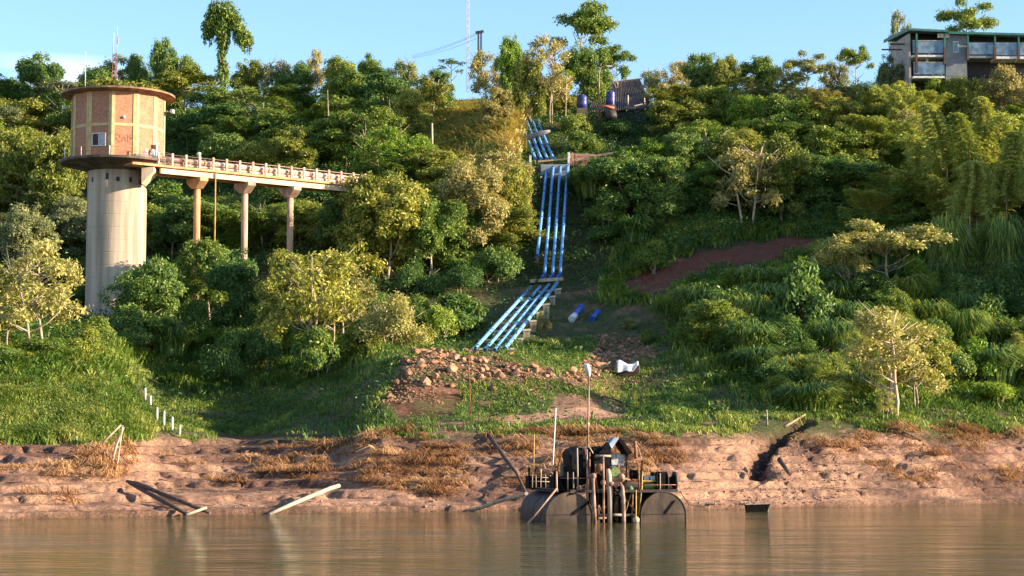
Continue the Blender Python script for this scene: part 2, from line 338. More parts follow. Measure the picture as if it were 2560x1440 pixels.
def base_z(px, Y):
    px = np.asarray(px, float); Y = np.asarray(Y, float)
    i = np.clip(np.searchsorted(_CP, px) - 1, 0, len(_CP) - 2); t = np.clip((px - _CP[i]) / (_CP[i + 1] - _CP[i]), 0, 1); t = t * t * (3 - 2 * t) * .5 + t * .5
    j = np.clip(((Y - _YG[0]) / .5), 0, len(_YG) - 1.001); j0 = j.astype(int); q = j - j0
    a = _ZG[i, j0] * (1 - q) + _ZG[i, j0 + 1] * q; b = _ZG[i + 1, j0] * (1 - q) + _ZG[i + 1, j0 + 1] * q
    return a * (1 - t) + b * t
def terr(px, Y):
    px = np.asarray(px, float); Y = np.asarray(Y, float)
    x = (px - 1280) / F * Y; z = base_z(px, Y)
    m = np.clip((z + .3) / 1.5, 0, 1); up = np.clip((z - 8) / 10, 0, 1)
    bank = np.clip((z + .2) / .8, 0, 1) * np.clip((6.5 - z) / 1.5, 0, 1)
    wx = x + 2.5 * fbm(x / 9, Y / 9, 2, 50)
    z = z + m * (.55 * fbm(wx / 6, Y / 5, 4, 1) * (1 - .3 * up) + up * 1.2 * fbm(x / 14, Y / 12, 3, 5))
    rid = np.abs(fbm(wx / 4.2 + Y / 6, Y / 2.4, 3, 9))
    z = z + bank * (.55 * (.35 - rid) + .22 * fbm(x / 3.5, Y / .8, 4, 21))
    z = z - bank * .22 * np.clip(np.abs(fbm(wx / 3.5 + Y / 3, Y / 4, 3, 23)) * -9 + 1, 0, 1)
    # terraces left by falling water levels
    st = .7; zz = z / st + .5 * fbm(x / 11, Y / 9, 2, 31); fr = zz - np.floor(zz); sh = np.clip((fr - .4) / .16, 0, 1); sh = sh * sh * (3 - 2 * sh)
    z = z + bank * (.6 * (np.floor(zz) + sh - zz) * st)
    # low undercut ledge at the water
    z = np.where((z > .02) & (z < .5), .38 + (z - .02) * .25 + .06 * fbm(x / .8, Y / .8, 2, 41), z)
    # gully
    gd = np.full(px.shape, 99.); 
    for (a, ya), (b, yb) in zip(GULLY[:-1], GULLY[1:]):
        ax, bx = (a - 1280) / F * ya, (b - 1280) / F * yb; dx, dy = bx - ax, yb - ya; t = np.clip(((x - ax) * dx + (Y - ya) * dy) / (dx * dx + dy * dy), 0, 1)
        gd = np.minimum(gd, np.hypot(x - ax - t * dx, Y - ya - t * dy))
    gd = gd + .35 * fbm(x / .8, Y / .8, 2, 77)
    z = z - 1.5 * np.clip(1.25 - gd / .85, 0, 1) * np.clip(z / 1.5, 0, 1)
    return z
def ground_at(px, Y):
    z = float(terr(np.array([px]), np.array([Y]))[0]); return Vector(((px - 1280) / F * Y, Y, z))
_yy = np.arange(126, 400, .5)
def gY(px, py, lo=130, hi=398):
    """depth at which the terrain under this pixel column rises to the given row"""
    z = base_z(np.full(_yy.shape, float(px)), _yy); x = (px - 1280) / F * _yy; _, p = proj(x, _yy, z)
    ok = np.where((p <= py) & (_yy > lo) & (z > -.1))[0]
    return float(_yy[ok[0]]) if len(ok) else 350.0
def G(px, py): return ground_at(px, gY(px, py))

DIRT = [(1560,712),(1610,674),(1700,648),(1830,618),(1960,598),(2040,598),(2045,622),(1940,645),(1860,668),(1800,664),(1740,688),(1680,722),(1610,742)]
DIRTX = [(1550,722),(1605,670),(1700,644),(1830,614),(1960,594),(2045,592),(2055,632),(1940,660),(1860,684),(1800,676),(1740,704),(1680,738),(1610,752)]
SANDP = [(1080,1058),(1250,1040),(1370,1036),(1390,995),(1440,985),(1520,1005),(1570,1030),(1560,1048),(1400,1058),(1150,1066)]
RED = [(985,960),(1100,965),(1160,985),(1130,1040),(1000,1045),(960,1000)]
ROCKP1 = [(995,965),(995,905),(1050,888),(1220,888),(1290,900),(1300,920),(1420,932),(1500,932),(1500,958),(1400,965),(1300,958),(1240,968),(1150,955),(1100,975)]
ROCKP2 = [(1460,900),(1490,880),(1500,822),(1560,832),(1640,870),(1640,905),(1590,912),(1560,925),(1500,940),(1450,925)]
def soil(px, Y, x, z, py):
    n = fbm(x / 7, Y / 7, 4, 90); n2 = fbm(x / 2, Y / 2, 4, 91)
    sand = np.array([.48, .27, .17]); mud = np.array([.19, .10, .07]); wet = np.array([.15, .085, .055]); green = np.array([.08, .10, .03]); red = np.array([.22, .075, .045]); dk = np.array([.06, .045, .025])
    def mixc(a, b, t): return a * (1 - t[:, None]) + b * t[:, None]
    C = np.tile(sand, (len(px), 1)); C = mixc(C, np.tile(mud, (len(px), 1)), np.clip(.42 + n * 2.0 + n2 * 1.4, 0, 1))
    px = px + 14 * fbm(x / 1.5, Y / 1.5, 3, 93); py = py + 9 * fbm(x / 1.3, Y / 2, 3, 94)
    left = inpoly(px, py, [(-400,1120),(350,1180),(420,1300),(-400,1330)]) | inpoly(px, py, [(1690,1290),(1700,1150),(1880,1070),(1900,1140),(1880,1230),(1900,1290)]) | inpoly(px, py, SANDP)
    C = mixc(C, np.tile(sand * 1.08, (len(px), 1)), left * .75)
    st_ = fbm(x / 8 + 3, z * 1.1 + .3 * fbm(x / 3, Y / 3, 2, 98), 4, 97); C = mixc(C, np.tile(np.array([.15, .085, .062]), (len(px), 1)), np.clip(st_ * 3.2 - .25, 0, 1) * .75)
    rl = fbm(x / .8 + Y / 4, Y / 3.5, 3, 99); C = mixc(C, np.tile(np.array([.13, .075, .055]), (len(px), 1)), np.clip(rl * 3 - .9, 0, 1) * .5)
    C = mixc(C, np.tile(wet, (len(px), 1)), np.clip((.6 + .3 * n2 - z) / .35, 0, 1) * .85)
    g = np.clip((z - 5.2) / 1.2 + n * .8, 0, 1) * (1 - inpoly(px, py, SANDP)); C = mixc(C, np.tile(green, (len(px), 1)), g * .9)
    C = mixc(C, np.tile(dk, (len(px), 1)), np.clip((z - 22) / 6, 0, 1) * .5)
    C = mixc(C, np.tile(red, (len(px), 1)), inpoly(px, py + n2 * 20, DIRT) * .95); C = mixc(C, np.tile(red * .8, (len(px), 1)), inpoly(px, py + n2 * 25, RED) * np.clip(.6 + n2, .2, .9))
    C = mixc(C, np.tile(np.array([.32, .17, .10]), (len(px), 1)), np.clip(n2 * 3 - .35, 0, 1) * (z > 6) * (py > 690) * .8)
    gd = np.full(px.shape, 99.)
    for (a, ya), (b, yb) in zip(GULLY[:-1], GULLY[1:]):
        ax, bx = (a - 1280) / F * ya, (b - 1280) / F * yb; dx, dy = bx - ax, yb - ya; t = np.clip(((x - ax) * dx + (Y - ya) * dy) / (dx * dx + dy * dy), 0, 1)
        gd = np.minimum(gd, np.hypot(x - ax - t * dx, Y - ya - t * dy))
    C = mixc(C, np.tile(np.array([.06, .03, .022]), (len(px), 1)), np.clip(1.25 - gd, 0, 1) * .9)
    return np.clip(C, .008, .8)
gx = np.concatenate([np.arange(-1500, -300, 60), np.arange(-300, 2860, 7), np.arange(2860, 4601, 60)]).astype(float)
gy = np.concatenate([np.arange(60, 126, 6), np.arange(126, 182, .22), np.arange(182, 262, .7), np.arange(262, 360, 2), np.arange(360, 990, 30)]).astype(float)
PXg, Yg = np.meshgrid(gx, gy); pxf, yf = PXg.ravel(), Yg.ravel()
zf = terr(pxf, yf); xf = (pxf - 1280) / F * yf; _, pyf = proj(xf, yf, zf)
nx, ny = len(gx), len(gy); ii = np.arange((ny - 1) * (nx - 1)); r0 = (ii // (nx - 1)) * nx + ii % (nx - 1)
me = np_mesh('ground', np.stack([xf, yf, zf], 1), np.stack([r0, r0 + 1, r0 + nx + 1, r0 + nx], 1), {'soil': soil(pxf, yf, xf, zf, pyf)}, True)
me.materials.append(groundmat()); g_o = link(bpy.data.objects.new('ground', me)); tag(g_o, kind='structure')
wm = MB(); wm.add([(-900, -250, 0), (900, -250, 0), (900, 330, 0), (-900, 330, 0)], [(0, 1, 2, 3)])
tag(wm.build('river_water', watermat()), kind='structure')
# ---------------------------------------------------------------- leaves
def leaves(pts, nrm, size, k=6, spread=.25, rs=None, aspect=.5, droop=.2, jit=.6):
    """k leaf-shaped faces round every point; returns verts, faces, rnd"""
    rs = rs or rng; n = len(pts) * k
    p = np.repeat(pts, k, 0) + rs.normal(0, spread, (n, 3)); nn = np.repeat(nrm, k, 0) + rs.normal(0, jit, (n, 3)); nn /= np.linalg.norm(nn, axis=1, keepdims=True) + 1e-9
    t = rs.normal(0, 1, (n, 3)); t[:, 2] -= droop; t -= nn * (t * nn).sum(1, keepdims=True); t /= np.linalg.norm(t, axis=1, keepdims=True) + 1e-9
    s = np.cross(nn, t); L_ = size * rs.uniform(.6, 1.3, (n, 1)); W = L_ * aspect * .5
    a = p; b = p + t * L_ * .45 + s * W + nn * L_ * .06; c = p + t * L_ - nn * L_ * .10; d = p + t * L_ * .45 - s * W + nn * L_ * .06
    V = np.stack([a, b, c, d], 1).reshape(-1, 3); Fc = np.arange(n * 4).reshape(n, 4)
    r = np.clip(np.repeat(rs.uniform(0, 1, len(pts)), k) * .55 + rs.uniform(0, 1, n) * .45, 0, 1)
    return V, Fc, np.repeat(r, 4)
def cat_leaf(name, parts):
    V = []; Fc = []; r = []; b = 0
    for v, f, q in parts: V.append(v); Fc.append(f + b); r.append(q); b += len(v)
    me = np_mesh(name, np.vstack(V), np.vstack(Fc), {'rnd': np.concatenate(r)}); me.materials.append(LM['mid']); return me
def lobe_pts(c, r, n, rs, lo=-.35):
    d = rs.normal(0, 1, (n * 3, 3)); d /= np.linalg.norm(d, axis=1, keepdims=True); d = d[d[:, 2] > lo][:n]
    q = rs.uniform(.72, 1.06, (len(d), 1)); inn = rs.uniform(0, 1, len(d)) < .15; q[inn] *= rs.uniform(.3, .9, (inn.sum(), 1))
    nm = d / r; nm /= np.linalg.norm(nm, axis=1, keepdims=True); nm[:, 2] += .35
    return c + d * r * q, nm
# every template is about 10 m tall and 7 m wide, base at the origin
def trunk_mesh(name, seed, H, spread, nl, r0=.16, start=.25, lean=0, multi=1):
    rd = random.Random(seed); m = MB()
    for s in range(multi):
        bx = (rd.uniform(-.6, .6), rd.uniform(-.5, .5)) if multi > 1 else (0, 0)
        top = Vector((bx[0] * 3 + lean + rd.uniform(-.5, .5), bx[1] * 3, H)); pts = []
        for i in range(6):
            t = i / 5; pts.append(Vector((bx[0], bx[1], -.6)).lerp(top, t) + Vector((rd.uniform(-.2, .2), rd.uniform(-.2, .2), 0)) * (i > 0))
        m.path(pts, [r0 * (1 - .7 * i / 5) for i in range(6)], 6)
        for k in range(nl):
            t = rd.uniform(start, .9); a = rd.uniform(0, 6.28); q = pts[0].lerp(top, t); i = min(4, int(t * 5)); q = pts[i].lerp(pts[i + 1], t * 5 - i)
            ln = spread * rd.uniform(.5, 1); e = q + Vector((math.cos(a) * ln, math.sin(a) * ln, ln * rd.uniform(.35, .9)))
            mid = q.lerp(e, .5) + Vector((0, 0, -.1 * ln)); m.path([q, mid, e], [r0 * .42, r0 * .3, r0 * .1], 5)
    me = bpy.data.meshes.new(name); me.from_pydata(m.v, [], m.f); me.polygons.foreach_set('use_smooth', m.sm); me.materials.append(BARK); return me
T = {}
def tmpl(kind, crown, trunk): T.setdefault(kind, []).append((crown, trunk))
for i in range(8):       # broad irregular dome
    rs = np.random.default_rng(100 + i); parts = []
    nl = 26 + i; sk = rs.uniform(-.6, .6, 2)
    for k in range(nl):
        a = rs.uniform(0, 6.28); q = rs.uniform(0, 1) ** .55 * 2.9; h = 9.1 - (q / 2.9) ** 2 * 2.6 * rs.uniform(.6, 1.3) - rs.uniform(0, 1) ** 1.2 * 6.4
        rr = rs.uniform(.55, 1.3); c = np.array([q * math.cos(a) + sk[0] * h / 9, q * math.sin(a), h]); p, n_ = lobe_pts(c, np.array([rr, rr, rr * rs.uniform(.6, .9)]), int(80 * rr * rr + 14), rs)
        parts.append(leaves(p, n_, .33 + .04 * (i % 3), 8, .22, rs, .5 - .06 * (i % 3), .2 + .3 * (i % 2)))
    for k in range(34):      # twigs reaching out of the dome
        a = rs.uniform(0, 6.28); q = rs.uniform(.4, 1) * 3.5; c = np.array([q * math.cos(a), q * math.sin(a), 9.3 - (q / 3.5) ** 2 * 3.2 + rs.uniform(-3.5, .7)]); p, n_ = lobe_pts(c, np.array([.4, .4, .3]), 9, rs); parts.append(leaves(p, n_, .34, 6, .2, rs, .45, .6, 1))
    tmpl('broad', cat_leaf('broad_crown', parts), trunk_mesh('broad_trunk', i, 7.5, 2.6, 7))
for i in range(3):       # loose crown with visible limbs
    rs = np.random.default_rng(140 + i); parts = []
    for k in range(30):
        a = rs.uniform(0, 6.28); q = rs.uniform(0, 1) ** .5 * 3.1; h = 9.3 - (q / 3.2) ** 2 * 3 - rs.uniform(0, 1) * 4.6
        rr = rs.uniform(.4, .85); c = np.array([q * math.cos(a), q * math.sin(a), h]); p, n_ = lobe_pts(c, np.array([rr, rr, rr * .6]), int(48 * rr), rs, -.6)
        parts.append(leaves(p, n_, .34, 6, .22, rs, .5, .5, 1))
    tmpl('loose', cat_leaf('loose_crown', parts), trunk_mesh('loose_trunk', 20 + i, 8.3, 3.0, 16, .15, .3, multi=2))
for i in range(3):       # flat layered umbrella
    rs = np.random.default_rng(170 + i); parts = []
    for k in range(20):
        a = rs.uniform(0, 6.28); q = rs.uniform(.1, 1) ** .6 * 3.3; h = 9.4 - (q / 3.3) ** 2 * 1.7 - rs.choice([0, .8, 1.7, 2.6]) * rs.uniform(.6, 1)
        rr = rs.uniform(.6, 1.2); c = np.array([q * math.cos(a), q * math.sin(a), h]); p, n_ = lobe_pts(c, np.array([rr, rr, .25]), int(70 * rr), rs, -.2)
        parts.append(leaves(p, n_, .34, 6, .17, rs, .45, .3))
    tmpl('umbrella', cat_leaf('umbrella_crown', parts), trunk_mesh('umbrella_trunk', 40 + i, 8.2, 3.2, 12, .15, .45))
for i in range(5):       # shrub: dense from the ground (5 m tall, 6 m wide)
    rs = np.random.default_rng(200 + i); parts = []
    for k in range(18):
        a = rs.uniform(0, 6.28); q = rs.uniform(0, 1) ** .6 * 2.3; h = .5 + (1 - (q / 2.6) ** 2) * 3.3 * rs.uniform(.45, 1)
        rr = rs.uniform(.6, 1.2); c = np.array([q * math.cos(a), q * math.sin(a), h]); p, n_ = lobe_pts(c, np.array([rr, rr, rr * .8]), int(85 * rr), rs, -.3)
        parts.append(leaves(p, n_, .27 + .09 * (i % 3), 8, .22, rs, .45 - .08 * (i % 2), .1 + .7 * (i % 2)))
    tmpl('shrub', cat_leaf('shrub_leaves', parts), trunk_mesh('shrub_stems', 60 + i, 3, 1.2, 5, .09, .2, multi=3))
for i in range(4):       # tall grass clump (3.4 m tall, 4.4 m wide)
    rs = np.random.default_rng(220 + i); n = 1500; a = rs.uniform(0, 6.28, n); q = rs.uniform(0, 1, n) ** .6 * 1.3; b0 = np.c_[q * np.cos(a), q * np.sin(a), np.full(n, -.2)]
    a2 = a + rs.normal(0, .7, n); d = np.c_[np.cos(a2), np.sin(a2), np.zeros(n)]; h = rs.uniform(1.6, 3.6, n)[:, None] * (1.1 - .2 * q[:, None]); s = np.c_[-np.sin(a2), np.cos(a2), np.zeros(n)] * .045; ln = rs.uniform(.2, .55, n)[:, None]
    up = np.array([[0, 0, 1.]]); m1 = b0 + up * h * .6 + d * h * ln * .25; m2 = b0 + up * h * .92 + d * h * ln * .7; t = b0 + up * h * (.95 - ln * .5) + d * h * ln * 1.3
    V = np.stack([b0 - s, b0 + s, m1 + s, m1 - s, m2 + s * .8, m2 - s * .8, t + s * .1, t - s * .1], 1).reshape(-1, 3); o = np.arange(n)[:, None] * 8
    Fc = np.vstack([o + np.array([[0, 1, 2, 3]]), o + np.array([[3, 2, 4, 5]]), o + np.array([[5, 4, 6, 7]])])
    tmpl('reed', cat_leaf('tall_grass_blades', [(V, Fc, np.repeat(np.clip(rs.uniform(0, 1, n), 0, 1), 8))]), trunk_mesh('tall_grass_stems', 90 + i, 1.5, .4, 2, .05, .2, multi=3))
for i in range(2):       # tall tree wrapped in hanging vines
    rs = np.random.default_rng(230 + i); parts = []
    L0 = [(-.6, 0, 12.9, 1.2), (.7, 0, 12.8, 1.1), (-1.5, .2, 12.2, .9), (-1.9, 0, 11.3, .8), (1.5, .2, 12.1, .9), (2.2, 0, 11.2, .85), (3.0, 0, 10.3, .8), (3.6, .3, 9.8, .6), (.1, .4, 11.6, 1.2), (.1, -.3, 10.8, .9), (-2.0, 0, 10.4, .55), (.1, 0, 9.8, .6), (.1, 0, 9.0, .45), (0, .1, 8.1, .4), (.1, .1, 7.2, .5), (-1.2, .3, 12.6, .8), (2.4, .1, 10.2, .6), (.1, .1, 6.0, .9)]
    for (x, y, z, rr) in L0:
        p, n_ = lobe_pts(np.array([x, y, z]), np.array([rr, rr * 1.1, rr]), int(85 * rr), rs, -.8); parts.append(leaves(p, n_, .42, 6, .2, rs, .5, 1.2))
        for q in range(int(5 * rr)):        # hanging curtains
            a = rs.uniform(0, 6.28); hh = rs.uniform(.4, 1.1); t = np.linspace(0, 1, 16)[:, None]
            cp = np.array([x + rr * .8 * math.cos(a), y + rr * .8 * math.sin(a), z]) + t * np.array([0, 0, -hh - rr * .6]); parts.append(leaves(cp, np.tile([math.cos(a), math.sin(a), .1], (16, 1)), .34, 3, .12, rs, .5, 2))
    tmpl('vine', cat_leaf('vine_crown', parts), trunk_mesh('vine_trunk', 80 + i, 11, 2.2, 6, .22, .55))
for i in range(3):       # bamboo: arching culms with drooping sprays (11 m tall)
    rs = np.random.default_rng(250 + i); parts = []; rd = random.Random(i); st = MB()
    for k in range(15):
        a = rd.uniform(0, 6.28); ln = rd.uniform(.55, 1.0); out_ = rd.uniform(1.5, 4.2); pts = []
        for j in range(9):
            t = j / 8; pts.append(Vector((math.cos(a) * (out_ * t ** 2.3 + .3), math.sin(a) * (out_ * t ** 2.3 + .3), 11 * ln * (t - .22 * t ** 4))))
        st.path(pts, [.05 * (1 - .8 * j / 8) for j in range(9)], 4)
        for j in range(2, 9):
            for h in (0, .5):
                if j == 8 and h: continue
                c = pts[j].lerp(pts[min(8, j + 1)], h)
                for s_ in (-1, 1):
                    b = a + s_ * rd.uniform(1.2, 1.6); t = np.linspace(.08, 1, 13)[:, None]; rl = rd.uniform(1.0, 1.9) * (1 - .05 * j)
                    cp = np.array(c) + t * np.array([math.cos(b) * rl, math.sin(b) * rl, .15]) + t ** 2 * np.array([0, 0, -.62 * rl])
                    parts.append(leaves(cp, np.tile([0, 0, 1.], (13, 1)), .42, 3, .04, rs, .3, .9, .35))
    me = bpy.data.meshes.new('bamboo_culms'); me.from_pydata(st.v, [], st.f); me.polygons.foreach_set('use_smooth', st.sm); me.materials.append(BARKP)
    tmpl('bamboo', cat_leaf('bamboo_leaves', parts), me)
for i in range(2):       # thin umbrella-leaved pioneer tree with big star leaves
    rs = np.random.default_rng(270 + i); parts = []; rd = random.Random(i + 5); st = MB(); tips = []
    st.path([(0, 0, -.5), (.1, 0, 4), (0, .1, 8.4)], [.13, .1, .06], 6); tips.append((0, .1, 8.5))
    for k in range(6):
        a = k * 1.05 + rd.uniform(-.3, .3); z0 = rd.uniform(5.2, 7.6); e = Vector((math.cos(a) * 1.6, math.sin(a) * 1.6, z0 + 1.2)); st.path([(0, .05, z0), e * .6 + Vector((0, 0, z0 * .4)), e], [.06, .05, .03], 5); tips.append(tuple(e))
    for t_ in tips:
        for q in range(9):
            a = q * .7 + rd.uniform(-.2, .2); c = np.array(t_) + np.array([math.cos(a) * .45, math.sin(a) * .45, rd.uniform(-.2, .25)]); parts.append(leaves(c[None], np.array([[0, 0, 1.]]), .55, 6, .05, rs, .35, .2, .15))
    me = bpy.data.meshes.new('pioneer_trunk'); me.from_pydata(st.v, [], st.f); me.polygons.foreach_set('use_smooth', st.sm); me.materials.append(BARKP)
    tmpl('pioneer', cat_leaf('pioneer_leaves', parts), me)
DIM = {'reed': (3.3, 4.2), 'broad': (9.8, 7.4), 'loose': (9.8, 7.4), 'umbrella': (9.6, 7.8), 'shrub': (4.6, 6.4), 'vine': (13.8, 6.6), 'bamboo': (9.4, 6.5), 'pioneer': (9.0, 4.4)}
PARTN = {'reed': ('stem', 'blades'), 'broad': ('trunk', 'crown'), 'loose': ('trunk', 'crown'), 'umbrella': ('trunk', 'crown'), 'shrub': ('stem', 'foliage'), 'vine': ('trunk', 'crown'), 'bamboo': ('stem', 'foliage'), 'pioneer': ('trunk', 'crown')}
NAME = {'reed': 'tall_grass_clump', 'broad': 'broadleaf_tree', 'loose': 'open_crowned_tree', 'umbrella': 'umbrella_tree', 'shrub': 'leafy_shrub', 'vine': 'vine_covered_tree', 'bamboo': 'bamboo_clump', 'pioneer': 'thin_pioneer_tree'}
CATN = {'reed': 'grass clump', 'broad': 'tree', 'loose': 'tree', 'umbrella': 'tree', 'shrub': 'shrub', 'vine': 'tree', 'bamboo': 'bamboo', 'pioneer': 'tree'}
_ct = {}
def plant(kind, px, py_top, width, Y, colour, label, group=None, var=None, rz=None, hm=None, bark=None, dz=0):
    g = ground_at(px, Y); g.z += dz
    top = P(px, py_top, Y).z; H = hm or max(1.2, top - g.z)
    var = _ct.get(kind, 0) if var is None else var; _ct[kind] = _ct.get(kind, 0) + 1
    cr, tr = T[kind][var % len(T[kind])]
    h0, w0 = DIM[kind]; sz = H / h0; sx = width * mp_(Y) / w0
    if kind != 'vine': sz = max(sz, sx * .6)
    g.z = top - sz * h0 if hm is None and sz * h0 > H else g.z
    o = thing(NAME[kind], label, CATN[kind], g, group); o.scale = (sx, sx, sz); o.rotation_euler = (random.uniform(-.09, .09), random.uniform(-.09, .09), random.uniform(0, 6.28)) if rz is None else (0, 0, rz)
    t = bpy.data.objects.new(PARTN[kind][0], tr); link(t); t.parent = o
    c = bpy.data.objects.new(PARTN[kind][1], cr); link(c); c.parent = o
    if bark: t.material_slots[0].link = 'OBJECT'; t.material_slots[0].material = bark
    c.material_slots[0].link = 'OBJECT'; c.material_slots[0].material = LM[colour]
    return o
ADJ = {'plume': 'pale green', 'dark': 'dark green', 'mid': 'mid green', 'yel': 'yellow green', 'tan': 'tan olive', 'brite': 'bright green', 'grey': 'grey olive', 'pale': 'pale cream green', 'dry': 'dry brown'}
ZON = [(430, 'beside the brick tower'), (900, 'above the pipe bridge'), (1270, 'above the dry reed slope'), (1480, 'near the upper blue pipes'), (1720, 'near the corrugated shed'), (2180, 'between shed and hotel'), (9999, 'by the hilltop hotel')]
ORD = ['first', 'second', 'third', 'fourth', 'fifth', 'sixth', 'seventh', 'eighth', 'ninth', 'tenth', 'eleventh', 'twelfth', 'thirteenth', 'fourteenth', 'fifteenth', 'sixteenth', 'seventeenth', 'eighteenth', 'nineteenth', 'twentieth']
def ordn(i): return ORD[i] if i < 20 else ('twenty ' + ORD[i - 20] if i < 39 else 'last')
FORM = {'reed': 'tall grass clump', 'broad': 'round crowned tree', 'loose': 'open crowned tree', 'umbrella': 'flat topped tree', 'shrub': 'leafy shrub', 'vine': 'vine hung tree', 'bamboo': 'arching bamboo clump', 'pioneer': 'thin big leaved tree'}
# --- skyline row: (px, base row, top row, width, kind, colour)
SKY_ROW = [(-60,310,190,150,'broad','dark'),(20,310,190,110,'broad','dark'),(88,330,124,120,'broad','dark'),(150,320,205,90,'broad','mid'),(205,300,150,95,'loose','grey'),(268,300,128,100,'loose','grey'),(335,300,132,85,'broad','dark'),
 (408,310,76,85,'broad','dark'),(455,310,135,110,'broad','mid'),(610,300,140,100,'broad','yel'),(682,300,116,95,'loose','tan'),(735,300,150,110,'broad','dark'),(776,295,102,60,'loose','tan'),
 (835,300,133,110,'broad','mid'),(915,300,132,75,'broad','mid'),(965,300,165,80,'loose','grey'),(1015,300,116,85,'loose','yel'),(1085,300,168,100,'broad','dark'),(1128,290,142,70,'pioneer','mid'),
 (1230,300,106,110,'loose','tan'),(1285,300,80,80,'broad','brite'),(1370,310,78,130,'loose','tan'),(1330,310,130,90,'broad','yel'),(1470,300,100,130,'broad','mid'),(1545,300,118,95,'umbrella','mid'),(1640,290,150,100,'loose','grey'),
 (1700,290,135,90,'loose','tan'),(1757,300,118,115,'broad','dark'),(1830,300,128,100,'broad','yel'),(1905,300,130,110,'broad','mid'),(1965,300,150,90,'loose','yel'),(2020,290,125,110,'umbrella','grey'),(2090,290,122,90,'loose','tan'),(2155,280,112,95,'umbrella','mid')]
for i, (px, pb, pt, wd, k, c) in enumerate(SKY_ROW):
    z = [b for a, b in ZON if px < a][0]
    plant(k, px, pt, wd, gY(px, pb) if px < 2100 else 322, c, '%s %s on the skyline, %s from left' % (ADJ[c], FORM[k], ordn(i)), 'trees along the skyline')
plant('vine', 545, 5, 118, 338, 'mid', 'tall vine draped tree standing high above the skyline left of centre', rz=0)
plant('umbrella', 1455, 8, 195, 342, 'mid', 'tallest flat topped tree rising over the skyline near the streetlamp', rz=.5)
plant('loose', 2262, 46, 70, 330, 'grey', 'sparse treetop showing over the left end of the hotel roof', hm=17)
plant('umbrella', 2420, 48, 150, 335, 'mid', 'flat topped tree showing over the middle of the hotel roof', hm=17)
# --- slope rows
NOGO = [[(2330,240),(2540,220),(2560,560),(2340,560)], [(1268,430),(1290,290),(1345,270),(1400,330),(1480,370),(1600,395),(1600,470),(1470,480),(1465,720),(1310,720),(1310,470)],
        [(1380,335),(1400,190),(1680,170),(1690,340)],
        [(2180,60),(2560,60),(2620,210),(2500,215),(2420,215),(2220,230)],
        [(1040,280),(1120,180),(1270,180),(1290,300),(1230,370),(1150,380)],
        [(1480,760),(1560,640),(1700,560),(1900,540),(2120,560),(2060,680),(1900,700),(1700,760)]]
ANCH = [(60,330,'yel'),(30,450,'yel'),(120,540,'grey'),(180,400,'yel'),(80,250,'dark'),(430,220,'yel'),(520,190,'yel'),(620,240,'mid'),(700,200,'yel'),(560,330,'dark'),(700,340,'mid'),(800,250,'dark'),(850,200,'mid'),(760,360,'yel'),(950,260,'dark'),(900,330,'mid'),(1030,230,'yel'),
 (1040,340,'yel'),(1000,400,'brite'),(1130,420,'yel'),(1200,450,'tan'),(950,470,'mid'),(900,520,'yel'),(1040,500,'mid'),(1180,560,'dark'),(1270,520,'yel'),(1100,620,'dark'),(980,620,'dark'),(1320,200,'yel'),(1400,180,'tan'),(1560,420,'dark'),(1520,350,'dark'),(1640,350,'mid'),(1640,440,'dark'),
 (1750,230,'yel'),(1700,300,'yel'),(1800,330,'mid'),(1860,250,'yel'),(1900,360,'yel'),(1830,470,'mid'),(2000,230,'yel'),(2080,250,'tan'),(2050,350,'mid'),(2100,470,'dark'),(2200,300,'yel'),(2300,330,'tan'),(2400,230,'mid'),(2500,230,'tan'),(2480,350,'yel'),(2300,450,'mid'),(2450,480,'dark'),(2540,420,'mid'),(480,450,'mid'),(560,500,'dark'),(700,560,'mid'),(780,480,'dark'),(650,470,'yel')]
rows = [(335, 150, 88), (375, 150, 88), (420, 150, 88), (468, 145, 88), (520, 140, 86), (575, 135, 86), (632, 130, 86)]
RN = ['topmost', 'second', 'third', 'fourth', 'fifth', 'sixth', 'lowest']
for ri, (pb, hh, step) in enumerate(rows):
    px = -180 + (ri % 2) * 45; n = 0; made = []
    while px < 2800:
        j = random.uniform(-22, 22); q = px + j; b = pb + random.uniform(-16, 16); px += step
        top = b - hh * random.uniform(.75, 1.15)
        if any(inpoly(np.array([q]), np.array([v]), p)[0] for p in NOGO for v in (b, (b + top) / 2, top + 10)): continue
        if ri >= 5 and q > 1480 and q < 2060: continue
        if 150 < q < 440 and top < 480 and b > 300 and b > 380: continue    # tower stands here
        if 380 < q < 900 and b > 475 and top < 475 + (q - 380) * .05: top = 480 + (q - 380) * .05 + random.uniform(5, 40)
        if b - top < 45: continue
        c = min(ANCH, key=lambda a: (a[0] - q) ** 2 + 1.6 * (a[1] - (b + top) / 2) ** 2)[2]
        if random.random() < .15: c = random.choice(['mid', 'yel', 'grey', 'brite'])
        k = 'broad' if random.random() < .62 else random.choice(['loose', 'loose', 'umbrella', 'bamboo'])
        if 2150 < q and random.random() < .45: k = 'bamboo'; c = random.choice(['yel', 'plume', 'mid'])
        made.append((k, q, top, random.uniform(125, 190), b, c))
    for i, (k, q, top, wd, b, c) in enumerate(made):
        z = [bb for a, bb in ZON if q < a][0].replace('above the pipe bridge', 'by the pipe bridge')
        if q < -60 or q > 2620: z = 'at the edge of the picture'
        plant(k, q, top, wd, gY(q, b), c, '%s %s, %s from left in the %s slope row' % (ADJ[c], FORM[k], ordn(i), RN[ri]), 'trees on the %s row of the slope' % RN[ri])
